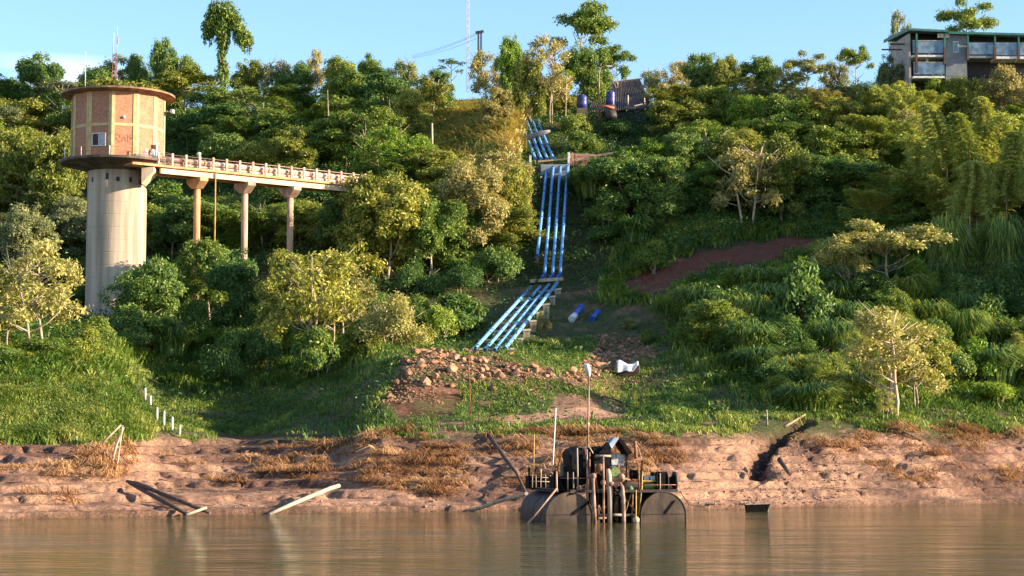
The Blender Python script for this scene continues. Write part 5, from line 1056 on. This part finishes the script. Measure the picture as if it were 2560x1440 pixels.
# ================================================================ bank objects
def stick(name, pts, rs_, m, lab, cat, n=7, group=None): mb = MB(); mb.path(pts, rs_, n); return mb.solo(name, m, lab, cat, group)
gp = lambda px, py, dz=0: G(px, py) + Vector((0, 0, dz))
for i, (px, pt, pb) in enumerate([(364, 975, 1003), (377.5, 996, 1023), (394, 1020, 1052), (411.5, 1028, 1062), (432, 1043, 1086)]):
    g_ = gp(px, pb); t_ = P(px - 1, pt, g_.y); mb = MB(); t_.z = max(t_.z, g_.z + 1.15); mb.tube(g_ - Vector((0, 0, .4)), t_, .11, .10, 10); mb.tube(t_, t_ + Vector((0, 0, .05)), .105, .06, 10); mb.solo('white_stake', WHITE, 'white stake on the grassy edge, %s from the top of the row' % ordn(i), 'stake', 'white stakes down the bank')
g_ = gp(450, 1102); mb = MB(); mb.tube(g_ - Vector((0, 0, .4)), P(450, 1062, g_.y), .12, .12, 10); mb.solo('orange_topped_stake', WOODP, 'short cream stake in the mud at the lower end of the white stakes', 'stake')
g_ = gp(293, 1190); stick('leaning_stick', [g_ - Vector((0, 0, .3)), P(307, 1063, g_.y)], [.07, .05], WOODP, 'thin straight pale stick standing on the left bank', 'stick')
g_ = gp(279, 1168); stick('leaning_stick', [g_ - Vector((0, 0, .3)), P(292, 1110, g_.y), P(310, 1068, g_.y)], [.11, .10, .06], WOODP, 'thicker pale stick crossing the thin one on the left bank', 'stick')
g_ = gp(248, 1130); stick('leaning_board', [g_, P(303, 1062, g_.y + .5)], [.10, .07], WOOD, 'grey brown stick leaning left against the pale sticks', 'stick')
def gw(px, py, Y): return P(px, py, Y)
Yv = gY(318, 1203)
stick('bent_beam', [gw(316, 1203, 141), gw(345, 1209, 140), gw(400, 1232, 139), gw(460, 1256, 137.5), gw(526, 1282, 136)], [.10, .16, .16, .15, .14], WOODD, 'upper arm of the dark wishbone shaped timber on the left shore', 'beam')
stick('bent_beam', [gw(322, 1207, 140.8), gw(352, 1222, 140), gw(400, 1248, 138), gw(470, 1286, 135)], [.10, .17, .17, .15], WOODD, 'lower arm of the dark wishbone shaped timber on the left shore', 'beam')
stick('plank', [gw(466, 1287, 134.6), gw(516, 1269, 136)], [.10, .09], WOODP, 'short pale plank across the foot of the dark timber', 'plank')
stick('plank', [gw(190, 1236, gY(190, 1238)), gw(304, 1239, gY(300, 1241))], [.08, .07], WOOD, 'thin board lying on the sand at left', 'plank')
stick('pale_drain_pipe', [gw(672, 1286, 139.8), gw(740, 1256, 142), gw(825, 1221, 145), gw(848, 1214, 145.7)], [.14, .15, .16, .15], WOODP, 'long pale pipe slanting from the bank into the water', 'pipe', 12)
stick('dark_pole', [gw(1218, 1083, gY(1218, 1088)), gw(1270, 1155, 155.5), gw(1290, 1180, 153), gw(1316, 1235, 147)], [.16, .18, .13, .10], WOODD, 'dark slanting pole leaning down the bank left of the barge', 'pole')
stick('hose', [gw(1160, 1279, 146.8), gw(1200, 1270, 146), gw(1250, 1252, 144), gw(1300, 1240, 140), gw(1316, 1234, 136)], [.12, .15, .15, .14, .13], WOOD, 'thick grey hose sagging between bank and barge', 'hose', 10)
stick('bamboo_rod', [gw(1340, 1098, gY(1340, 1100)), gw(1395, 1130, 157)], [.04, .03], WOODP, 'thin pale cane lying in straw behind the barge', 'cane')
g_ = gp(1177, 1045); stick('thin_marker_rod', [g_ - Vector((0, 0, .2)), P(1172, 872, g_.y)], [.045, .035], RUST, 'thin reddish rod standing before the left rock heap', 'rod')
stick('driftwood', [gp(1505, 995, .2), gp(1540, 1005, .35), gp(1575, 1022, .15)], [.08, .10, .06], WOODD, 'curved dark branch lying on the sandy patch', 'branch')
stick('driftwood', [gw(1948, 1148, 160.8), gw(1975, 1186, 158.6)], [.22, .16], WOODD, 'dark beam lying in the rubble right of the gully', 'log')
stick('driftwood', [gp(1925, 1150, .1), gw(1948, 1205, 156.5)], [.05, .04], RUST, 'thin reddish root hanging in the gully rubble', 'root')
stick('driftwood', [gp(1960, 1062, .1), gp(2012, 1050, .25)], [.14, .07], WOOD, 'grey branch at the top of the erosion gully', 'branch')
stick('driftwood', [gp(2070, 1122, .15), gp(2105, 1110, .35), gp(2115, 1124, .1)], [.08, .10, .06], WOOD, 'small crooked branch on the right mud bank', 'branch')
stick('driftwood', [gp(2215, 1090, .2), gp(2250, 1094, .25), gp(2300, 1108, .15)], [.2, .16, .09], WOODD, 'dark log on the upper right mud bank', 'log')
stick('driftwood', [gp(1916, 1062, 0), gw(1917, 1026, 171)], [.1, .07], WOODP, 'short pale stump at the head of the gully', 'stump')
for j, (a_, b_, r_) in enumerate([((1518, 700), (1560, 680), .14), ((1545, 690), (1600, 662), .16), ((1570, 636), (1592, 662), .14), ((1590, 672), (1650, 650), .12), ((1560, 668), (1625, 655), .12), ((1640, 652), (1700, 636), .1)]):
    stick('fallen_branch', [gp(*a_, .25), gp(*b_, .45)], [r_, r_ * .7], WOODP if j % 2 else WOOD, 'bleached branch at the lower end of the dirt track, %s from the left' % ordn(j), 'branch', 6, 'branches on the dirt track')
# blue pipe offcuts
for (a_, b_, lab, cap) in [((1429, 800), (1452, 772), 'blue pipe offcut with a wide cream end lying in the grass', 1), ((1480, 800), (1494, 784), 'short blue pipe offcut lying right of the longer one', 0)]:
    Ya = gY(a_[0], a_[1] + 8); a = P(*a_, Ya) + Vector((0, 0, .1)); b = P(*b_, Ya + 2.6) + Vector((0, 0, .1)); o = thing('pipe_offcut', lab, 'pipe', a - Vector((0, 0, .4)), 'blue pipe offcuts in the grass')
    mb = MB(); mb.tube(a.lerp(b, .35 if cap else 0), b, .30, n=18); mb.tube(b, b + (b - a).normalized() * .15, .42, n=18); mb.build('pipe_run', BLUED, o)
    mb = MB(); mb.tube(a, a.lerp(b, .36 if cap else .02), .44 if cap else .38, .36, 18); mb.build('pipe_socket', CLOTHM if cap else BLUED, o)
# tub draped with a white sheet
a = gp(1573, 948); tb = thing('broken_tub', 'dark broken tub half covered by a white sheet on the mound', 'tub', a); s0 = P(1545, 940, a.y); s1 = P(1600, 940, a.y); wdt = s1.x - s0.x
mb = MB(); mb.box((s0.x + wdt * .5, a.y + .6, a.z + .75), (wdt, 1.3, 1.5)); mb.build('tub_body', mat('dark_red_plastic', (.03, .015, .012), (.08, .035, .03), 3, .6), tb, .12)
vs = []; fs = []; nu, nv = 16, 9
for i in range(nu):
    for j in range(nv):
        u = i / (nu - 1); v = j / (nv - 1); x = s0.x - .12 + (wdt * .98) * u; drop = v * (1.25 - .75 * u + .12 * math.sin(u * 11)); yy_ = a.y - .16 - .06 * math.sin(u * 14 + v) * v
        if j == 0: yy_ = a.y + .7
        vs.append((x, yy_, a.z + 1.60 + .35 * max(0, 1 - abs(u - .15) * 3) - .12 * math.sin(u * 3.1) + .25 * max(0, u - .8) * 3 - drop))
for i in range(nu - 1):
    for j in range(nv - 1): b = i * nv + j; fs.append((b, b + nv, b + nv + 1, b + 1))
mb = MB(); mb.add(vs, fs, True); cl = mb.solo('white_sheet', CLOTHM, 'white sheet draped over the dark tub on the mound', 'sheet'); so = cl.modifiers.new('thickness', 'SOLIDIFY'); so.thickness = .05
# small half sunk boat
a = P(1866, 1266, 146.2); b = P(1922, 1266, 145.8); sk = thing('half_sunk_skiff', 'small half sunk dark boat lying at the waterline right of the barge', 'boat', (a.x, 146, 0)); c = (a + b) / 2; ln = (b - a).length
HB = MB()
for s in (-1, 1): HB.prism([Vector((c.x - ln / 2, 146 + s * .4, -.1)), Vector((c.x + ln / 2 - .2, 146 + s * .4, -.1)), Vector((c.x + ln / 2 + .05, 146 + s * .4, .56)), Vector((c.x - ln / 2 - .1, 146 + s * .4, .50))], (0, .06 * s, 0))
HB.prism([Vector((c.x - ln / 2, 145.6, -.1)), Vector((c.x - ln / 2, 146.4, -.1)), Vector((c.x - ln / 2 - .1, 146.4, .50)), Vector((c.x - ln / 2 - .1, 145.6, .50))], (.07, 0, 0)); HB.box((c.x, 146, -.02), (ln - .2, .66, .06)); HB.build('hull', BLACK, sk)
mb = MB(); mb.beam((c.x - ln / 2 - .12, 145.55, .53), (c.x + ln / 2 + .05, 145.55, .60), .1, .07); mb.build('gunwale', WOODP, sk)
mb = MB(); mb.box((c.x + ln / 2 - .15, 146, .25), (.3, .7, .5)); mb.build('seat', WOODP, sk)

# ================================================================ pump barge
O = Vector((3.71, 124.0, 0)); U = Vector((.984, .18, 0)); W_ = Vector((-.18, .984, 0))
def BP(px, py, b):
    k = (px - 1280) / F; a = (k * (O.y + .984 * b) - O.x + .18 * b) / (.984 - .18 * k); q = O + U * a + W_ * b; return P(px, py, q.y)
BM = Matrix((U, W_, Vector((0, 0, 1)))).transposed()
bg_ = thing('pump_barge', 'rusty pumping barge on two half round steel pontoons moored off the bank', 'barge', (O.x + 3, O.y + 3, -1))
for s, (a0, L0_) in enumerate([(0, 9.2), (6.25, 9.0)]):
    c0 = O + U * a0 + Vector((0, 0, .45)); c1 = c0 + W_ * L0_; vs = []; fs = []; n = 40; RP = 1.5
    prof = [(RP * math.cos(t), RP * math.sin(t)) for t in np.linspace(0, math.pi, n)]; prof = [(RP, -1.5)] + prof + [(-RP, -1.5)]
    m = len(prof)
    for st in range(10):
        c = c0.lerp(c1, st / 9)
        for (x, z) in prof: vs.append(c + U * x + Vector((0, 0, z)))
    for st in range(9):
        for i in range(m): fs.append((st * m + i, st * m + (i + 1) % m, (st + 1) * m + (i + 1) % m, (st + 1) * m + i))
    mb = MB(); mb.add(vs, fs, True); po = mb.build('pontoon', STEEL, bg_)
    mb = MB(); mb.add([c0 + U * x + Vector((0, 0, z)) - W_ * .004 for x, z in prof], [tuple(range(m))]); mb.build('end_plate', STEELG, po)
    mb = MB(); mb.add([c1 + U * x + Vector((0, 0, z)) + W_ * .004 for x, z in prof], [tuple(reversed(range(m)))]); mb.build('end_plate', STEELG, po)
    mb = MB(); rp = [c0 + U * x * 1.01 + Vector((0, 0, z * 1.01)) - W_ * .02 for x, z in prof]; mb.path(rp, .025, 6); mb.build('rim', STEELG, po); mb = MB(); mb.path([c0 + U * x * 1.01 + Vector((0, 0, z * 1.01)) + W_ * 4.5 for x, z in prof], .02, 6); mb.build('weld_seam', STEEL, po); mb = MB(); mb.beam(c0 + U * -RP + Vector((0, 0, .25 - .45 + .3)) - W_ * .03, c0 + U * RP + Vector((0, 0, .25 - .45 + .3)) - W_ * .03, .03, .04); mb.build('rubbing_strip', STEEL, po)
    mb = MB(); mb.beam(c0 + U * (.2 if not s else .1) + Vector((0, 0, .1)) - W_ * .05, c0 + U * (1.35 if not s else .75) + Vector((0, 0, .95)) - W_ * .05, .05, .10 if s else .16); mb.build('brace_strap', BLACK, po)
mb = MB()
mb.beam(BP(1425, 1228, .15), BP(1692, 1227, .15), .3, .18); mb.beam(BP(1330, 1221, 8.3), BP(1392, 1226, .3), .25, .2); mb.beam(BP(1398, 1215, 8.3), BP(1690, 1214, 8.3), .25, .2); mb.beam(BP(1690, 1227, .4), BP(1672, 1216, 8.3), .25, .2)
for b_ in (2.2, 4.4, 6.4): mb.beam(O + U * -.9 + W_ * b_ + Vector((0, 0, 2.0)), O + U * 7.0 + W_ * b_ + Vector((0, 0, 2.0)), .22, .16)
mb.build('deck_frame', STEEL, bg_)
mb = MB(); dz_ = 2.0
for a0, a1 in ((-1.0, 2.0), (4.4, 7.1)): mb.prism([O + U * a0 + W_ * .5 + Vector((0, 0, dz_ + .06)), O + U * a1 + W_ * .5 + Vector((0, 0, dz_ + .06)), O + U * a1 + W_ * 8.2 + Vector((0, 0, dz_ + .06)), O + U * a0 + W_ * 8.2 + Vector((0, 0, dz_ + .06))], (0, 0, .05))
mb.build('deck_plate', BLACK, bg_)
# cross-braced underframe
for (p1, p2, b_, r_, m_) in [((1480, 1240), (1512, 1290), .6, .05, RUST), ((1512, 1240), (1480, 1290), .6, .05, RUST), ((1495, 1288), (1592, 1287), .4, .09, CONC), ((1478, 1268), (1515, 1268), .7, .05, RUST), ((1478, 1296), (1516, 1294), .5, .10, CLOD), ((1528, 1245), (1545, 1228), .5, .06, CONC), ((1545, 1228), (1558, 1248), .5, .06, CONC), ((1565, 1250), (1590, 1280), .4, .05, CONC), ((1580, 1228), (1562, 1285), .3, .03, YELP)]:
    mb = MB(); mb.tube(BP(*p1, b_), BP(*p2, b_), r_, n=8); mb.build('brace', m_, bg_)
def bbox(px0, px1, py0, py1, b_, dep, m, name, par=bg_, bev=.02):
    a = BP(px0, py1, b_); c = BP(px1, py0, b_); w0 = (Vector((c.x, c.y, 0)) - Vector((a.x, a.y, 0))).length; mid = (a + c) / 2 + W_ * dep / 2; mb = MB(); mb.box(mid, (w0, dep, c.z - a.z), M=BM); return mb.build(name, m, par, bev)
bbox(1530, 1590, 1236, 1306, 1.0, 3.5, BLACK, 'sump_housing'); bbox(1482, 1530, 1232, 1262, 2.0, 2.0, BLACK, 'sump_housing'); bbox(1590, 1602, 1232, 1306, .4, .3, STEEL, 'side_plate'); bbox(1540, 1546, 1240, 1304, .8, .12, STEELG, 'guide_bar'); bbox(1552, 1556, 1240, 1304, .7, .12, STEELG, 'guide_bar')
# vertical pipes
def vp(pts, rs_, m, name, par=bg_, n=12): mb = MB(); mb.path([BP(x, y, b_) for x, y, b_ in pts], rs_, n); return mb.build(name, m, par)
PP = [([(1482, 1190, -.3), (1483, 1205, -.3), (1485, 1250, -.3), (1488, 1316, -.3)], [.16, .10, .11, .12], RUSTP), ([(1508, 1138, -.2), (1509, 1200, -.2), (1509, 1314, -.2)], [.06, .07, .07], RUSTP), ([(1520, 1172, -.1), (1522, 1190, -.1), (1525, 1240, -.1), (1525, 1316, -.1)], [.13, .19, .17, .16], CONC),
      ([(1549, 1206, -.4), (1556, 1218, -.4), (1559, 1250, -.4), (1560, 1322, -.4)], [.09, .12, .12, .13], RUSTP), ([(1590, 1225, -.2), (1590, 1270, -.2), (1589, 1312, -.2)], [.04, .05, .06], YELP), ([(1467, 1124, .2), (1468, 1180, .2), (1469, 1256, .2)], [.05, .06, .07], RUSTP), ([(1474, 1130, .4), (1474, 1200, .4), (1477, 1246, .4)], [.05, .06, .07], RUST), ([(1443, 1120, .1), (1445, 1228, .1)], [.05, .05], CONC),
      ([(1606, 1178, .1), (1604, 1220, .1), (1597, 1290, .1)], [.04, .05, .04], YELP), ([(1566, 1150, .4), (1566, 1226, .4)], [.05, .05], BLACK), ([(1596, 1160, .6), (1598, 1225, .6)], [.06, .06], RUST), ([(1488, 1160, .1), (1490, 1200, 0), (1496, 1232, 0)], [.05, .05, .04], RUST)]
for pts, rs_, m_ in PP: vp(pts, rs_, m_, 'riser_pipe')
for x, y, b_, r_ in [(1508, 1206, -.25, .17), (1527, 1210, -.15, .2), (1590, 1300, -.25, .22), (1472, 1190, .3, .14), (1483, 1190, -.3, .19), (1554, 1192, 0, .2)]:
    c = BP(x, y, b_); mb = MB(); mb.lathe(c, [(r_ * .4, -r_), (r_, -r_ * .5), (r_, r_ * .4), (r_ * .5, r_)], 10); mb.build('pipe_valve', RUSTP if x != 1590 else WOODP, bg_)
vp([(1563, 1149, .4), (1607, 1149, .4)], .045, RUST, 'frame_bar'); vp([(1606, 1149, .4), (1601, 1225, .4)], .045, BLACK, 'frame_bar'); vp([(1489, 1139, .2), (1527, 1140, .2)], .07, CONC, 'frame_bar')
vp([(1588, 1103, .6), (1590, 1150, .6)], [.11, .11], RUST, 'post'); vp([(1586, 1106, .6), (1578, 1118, .6), (1577, 1130, .6)], [.03, .03, .03], RUST, 'hook'); vp([(1596, 1118, .6), (1602, 1140, .5), (1605, 1170, .4)], [.025, .025, .025], CONC, 'cable')
for x in (1391, 1419, 1433): vp([(x, 1178 if x < 1400 else 1180, .3), (x + 1, 1230, .3)], [.06 if x < 1400 else .04] * 2, RUSTP if x < 1400 else CONC, 'post')
for pts in ([(1388, 1160, 3), (1388, 1178, 3)], [(1399, 1150, 3), (1392, 1180, 3)]): vp(pts, .04, RUST, 'post')
vp([(1358, 1158, 5), (1373, 1196, 5)], .05, CONC, 'brace')
# tarpaulins
def tarp(out2d, b0, dep, m, lab, name='tarpaulin'):
    pr = [BP(x, y, b0) for x, y in out2d]; n = len(pr); vs = []; fs = []; rd = random.Random(len(lab)); lay = 5
    c = sum(pr, Vector()) / n
    for l in range(lay):
        t = l / (lay - 1)
        for p_ in pr: vs.append(p_ + W_ * dep * t + (c - p_) * rd.uniform(-.03, .12) + U * rd.uniform(-.05, .05))
    for l in range(lay - 1):
        for i in range(n): fs.append((l * n + i, l * n + (i + 1) % n, (l + 1) * n + (i + 1) % n, (l + 1) * n + i))
    fs += [tuple(range(n)), tuple(reversed(range((lay - 1) * n, lay * n)))]
    mb = MB(); mb.add(vs, fs); return mb.solo(name, m, lab, 'tarpaulin', bevel=.04)
tarp([(1424, 1131), (1432, 1124), (1441, 1117), (1460, 1116), (1466, 1128), (1468, 1170), (1468, 1212), (1455, 1218), (1442, 1216), (1435, 1185), (1428, 1160)], .6, 2.4, TARP, 'black tarpaulin bundled over the left engine on the barge')
tarp([(1486, 1118), (1502, 1116), (1520, 1117), (1528, 1133), (1527, 1160), (1523, 1190), (1516, 1224), (1494, 1224), (1490, 1180), (1488, 1150)], .5, 2.2, TARP, 'black tarpaulin hanging over the middle of the barge')
tarp([(1530, 1137), (1545, 1135), (1563, 1137), (1562, 1152), (1558, 1164), (1530, 1166)], .9, .5, SILVER, 'silver plastic sheet above the round green motor')
rf = thing('folded_roof_sheet', 'bent blue grey roof sheet propped on top of the barge', 'roof sheet', BP(1545, 1130, .8))
mb = MB(); mb.prism([BP(1522, 1110, .3), BP(1538, 1093, .5), BP(1548, 1095, .5), BP(1530, 1122, .3)], W_ * 1.2); mb.build('left_leaf', SHEET, rf); mb = MB(); mb.prism([BP(1543, 1095, .6), BP(1551, 1094, .6), BP(1582, 1132, .4), BP(1572, 1138, .4)], W_ * 1.6 + Vector((0, 0, -.1))); mb.build('right_leaf', BLACK, rf)
mb = MB(); mb.prism([BP(1497, 1133, .3), BP(1522, 1106, .3), BP(1527, 1118, .3), BP(1528, 1134, .3)], W_ * 1.0); mb.build('lower_flap', TARP, rf)
# motors and gear
c = BP(1539, 1181, 0); mo = thing('round_motor', 'round green motor facing the river in the middle of the barge', 'motor', c - Vector((0, 0, .35))); mb = MB(); mb.tube(c, c + W_ * .9, .34, n=26); mb.build('motor_body', GREENM, mo)
mb = MB(); mb.tube(c + W_ * .02, c + W_ * .1, .37, n=26); mb.build('ring', BLACK, mo); mb = MB(); mb.beam(c - U * .36 - W_ * .02, c + U * .36 - W_ * .02, .03, .035); mb.build('yellow_stripe', YELP, mo)
bbox(1545, 1549, 1160, 1215, .05, .1, RUST, 'motor_mount')
c = BP(1578, 1186, .9); mb = MB(); mb.tube(c, c + U * .7, .30, n=18); mb.tube(c - U * .06, c, .36, n=18); mb.solo('pump_motor', BLACK, 'dark horizontal pump motor right of the round green one', 'motor')
c = BP(1420, 1175, 4); mb = MB(); mb.box(c, (.9, .9, .95), M=BM); mb.solo('engine_box', mat('dark_green_box', (.03, .045, .03), (.07, .09, .06), 3, .6), 'dark green engine box behind the left tarpaulin', 'engine', bevel=.05)
c = BP(1407, 1208, 3); mb = MB(); mb.box(c, (1.5, 1.6, .9), M=BM); mb.tube(c + U * -.5 + Vector((0, 0, .45)), c + U * -.5 + Vector((0, 0, .8)), .16, n=10); mb.solo('engine_block', BLACK, 'black engine block on the left pontoon deck', 'engine', bevel=.12)
# railed crate on the rear left
cr_ = thing('railed_crate', 'black open crate with white railing on the rear left of the barge', 'crate', BP(1350, 1222, 7)); 
o = bbox(1323, 1379, 1190, 1222, 7, 1.4, BLACK, 'crate_body', cr_); bbox(1322, 1326, 1169, 1222, 6.9, .3, BLACK, 'corner_post', cr_)
mb = MB()
for x in (1331, 1340, 1352, 1364, 1376): mb.tube(BP(x, 1219, 6.85), BP(x, 1188, 6.85), .03, n=5)
for y in (1193, 1203): mb.tube(BP(1328, y, 6.85), BP(1382, y + 1.5, 6.85), .03, n=5)
mb.build('crate_railing', CONC, cr_); mb = MB(); mb.tube(BP(1352, 1194, 6.8), BP(1352, 1172, 6.8), .06, n=6); mb.build('yellow_post', YELP, cr_)
vp([(1333.5, 1176, 6.8), (1335.5, 1085, 6.8)], [.05, .04], YELP, 'thin_pole')
vp([(1381, 1180, 4.5), (1383, 1145, 4.5), (1390, 1020, 4.5)], [.05, .045, .04], WHITE, 'tall_white_pole')
vp([(1318, 1311, -.5), (1393, 1220, -.2)], [.06, .06], RUSTP, 'slanting_pole')
lp = thing('lamp_pole', 'tall thin lamp pole with a white lamp head rising from the barge', 'lamp', BP(1470, 1118, .5)); mb = MB(); mb.path([BP(1469, 1118, .5), BP(1471, 1040, .5), BP(1472.5, 935, .5)], [.07, .06, .055], 8); mb.build('pole', RUSTP, lp)
mb = MB(); mb.path([BP(1472.5, 942, .5), BP(1471, 928, .5), BP(1468.5, 920, .4), BP(1466.5, 910, .3)], [.09, .17, .20, .15], 12); mb.build('lamp_head', WHITE, lp); mb = MB(); mb.lathe(BP(1470, 1060, .5), [(.05, -.1), (.11, -.05), (.11, .05), (.05, .1)], 8); mb.build('pole_joint', PINK, lp)
mb = MB(); mb.tube(BP(1470, 1112, .5), BP(1459, 1122, .5), .04, n=6); mb.tube(BP(1470, 1112, .5), BP(1483, 1134, .5), .04, n=6); mb.build('stay', WOODP, lp)
# generator, table and spool on the right
gn = thing('generator', 'small green generator under an orange table on the right pontoon', 'generator', BP(1625, 1226, .8)); c = BP(1625, 1215, .8); mb = MB(); mb.tube(c - U * .42, c + U * .42, .24, n=20); mb.build('generator_tank', GREENM, gn); bbox(1610, 1642, 1218, 1226, .7, .7, BLACK, 'generator_base', gn)
tbx = thing('work_table', 'orange edged table standing over the generator', 'table', BP(1625, 1226, .6)); bbox(1604, 1646, 1201, 1204, .5, 1.1, YELP, 'table_top', tbx)
for x in (1606, 1644): vp([(x, 1204, .55), (x, 1228, .55)], .03, YELP, 'table_leg', tbx)
for i, (x0, x1) in enumerate([(1610, 1622), (1626, 1638)]): 
    o = bbox(x0, x1, 1190, 1200.5, .7, .5, mat('pale_grey_plastic', (.35, .4, .42), (.5, .55, .56)), 'plastic_box', None, .03); tag(o, ['left', 'right'][i] + ' pale grey box on the orange barge table', 'box', 'grey boxes on the table')
for x in (1621, 1637): vp([(x, 1174, .8), (x, 1200, .8)], .025, YELP, 'thin_post')
o = bbox(1641, 1649, 1181, 1227, .4, 1.6, BLACK, 'black_panel', None); tag(o, 'black upright panel nearest the generator on the right pontoon', 'panel', 'black panels'); o = bbox(1653, 1663, 1180, 1227, .4, 1.6, BLACK, 'black_panel', None); tag(o, 'black upright panel beside the cable spool', 'panel', 'black panels')
bbox(1649.6, 1652, 1183, 1226, .35, .1, CONC, 'pale_bar')
sp = thing('cable_spool', 'dark cable spool lying sideways at the right end of the barge', 'spool', BP(1678, 1227, .8)); c = BP(1664.5, 1203, 1.1)
mb = MB(); mb.path([c, c + U * .08, c + U * .35, c + U * .62], [.16, .2, .30, .5], 18); mb.build('spool_hub', BLACK, sp); c2 = BP(1684, 1203, 1.1); mb = MB(); mb.tube(c2, c2 + U * .14, .64, n=24); mb.build('flange', STEEL, sp); mb = MB(); mb.tube(c, c + U * .05, .64, n=24); mb.build('flange', STEELG, sp)

# hoses, cables and small fittings on the barge
for pts, r_, m_, nm in [([(1400, 1205, 2), (1412, 1228, .2), (1430, 1236, -.1), (1448, 1229, 0), (1462, 1215, .5)], .05, BLACK, 'hose'), ([(1527, 1200, 0), (1536, 1225, -.2), (1545, 1232, -.2), (1552, 1222, -.2)], .07, BLACK, 'hose'),
    ([(1485, 1190, -.2), (1495, 1180, 0), (1507, 1190, -.1)], .06, RUST, 'pipe_bend'), ([(1554, 1206, -.3), (1562, 1196, 0), (1575, 1200, .4)], .07, RUST, 'pipe_bend'), ([(1510, 1205, -.2), (1518, 1215, -.2), (1524, 1208, -.1)], .04, RUST, 'pipe_bend'),
    ([(1470, 1112, .5), (1430, 1150, 2), (1391, 1180, 3)], .012, CONC, 'cable'), ([(1470, 1108, .5), (1540, 1098, .6), (1588, 1106, .6)], .012, BLACK, 'cable'), ([(1588, 1106, .6), (1640, 1160, 1), (1688, 1180, 1)], .012, BLACK, 'cable'),
    ([(1500, 1225, .3), (1500, 1262, .3)], .06, BLACK, 'strut'), ([(1536, 1228, .3), (1536, 1300, .5)], .07, BLACK, 'strut'), ([(1573, 1228, .3), (1573, 1296, .5)], .06, BLACK, 'strut'), ([(1582, 1228, .2), (1580, 1306, .3)], .05, RUST, 'strut'), ([(1478, 1232, .2), (1478, 1300, .3)], .06, RUST, 'strut'), ([(1495, 1232, .4), (1495, 1300, .4)], .05, STEEL, 'strut'),
    ([(1600, 1228, 0), (1600, 1212, 0), (1690, 1212, .1)], .025, RUST, 'guard_rail'), ([(1400, 1195, .3), (1466, 1196, .3)], .025, RUST, 'guard_rail'), ([(1410, 1165, 3), (1410, 1135, 3)], .03, RUST, 'post'), ([(1655, 1175, 1), (1655, 1150, 1)], .02, RUST, 'post'),
    ([(1366, 1240, -.1), (1355, 1275, -.2), (1350, 1304, -.2)], .03, BLACK, 'mooring_rope'), ([(1700, 1228, .2), (1722, 1262, 4), (1760, 1268, 14)], .025, BLACK, 'mooring_rope')]:
    vp(pts, [r_] * len(pts), m_, nm)
for x, y, b_, s_, m_, nm in [(1500, 1170, .2, .28, RUST, 'gearbox'), (1557, 1215, .3, .34, BLACK, 'pump_casing'), (1512, 1245, .3, .3, BLACK, 'pump_casing'), (1450, 1222, .3, .22, RUST, 'winch'), (1576, 1222, .3, .2, GREENM, 'fuel_can')]:
    c = BP(x, y, b_); mb = MB(); mb.lathe(c, [(s_ * .5, -s_), (s_, -s_ * .7), (s_, s_ * .5), (s_ * .6, s_ * .8), (s_ * .3, s_)], 10); mb.build(nm, m_, bg_)
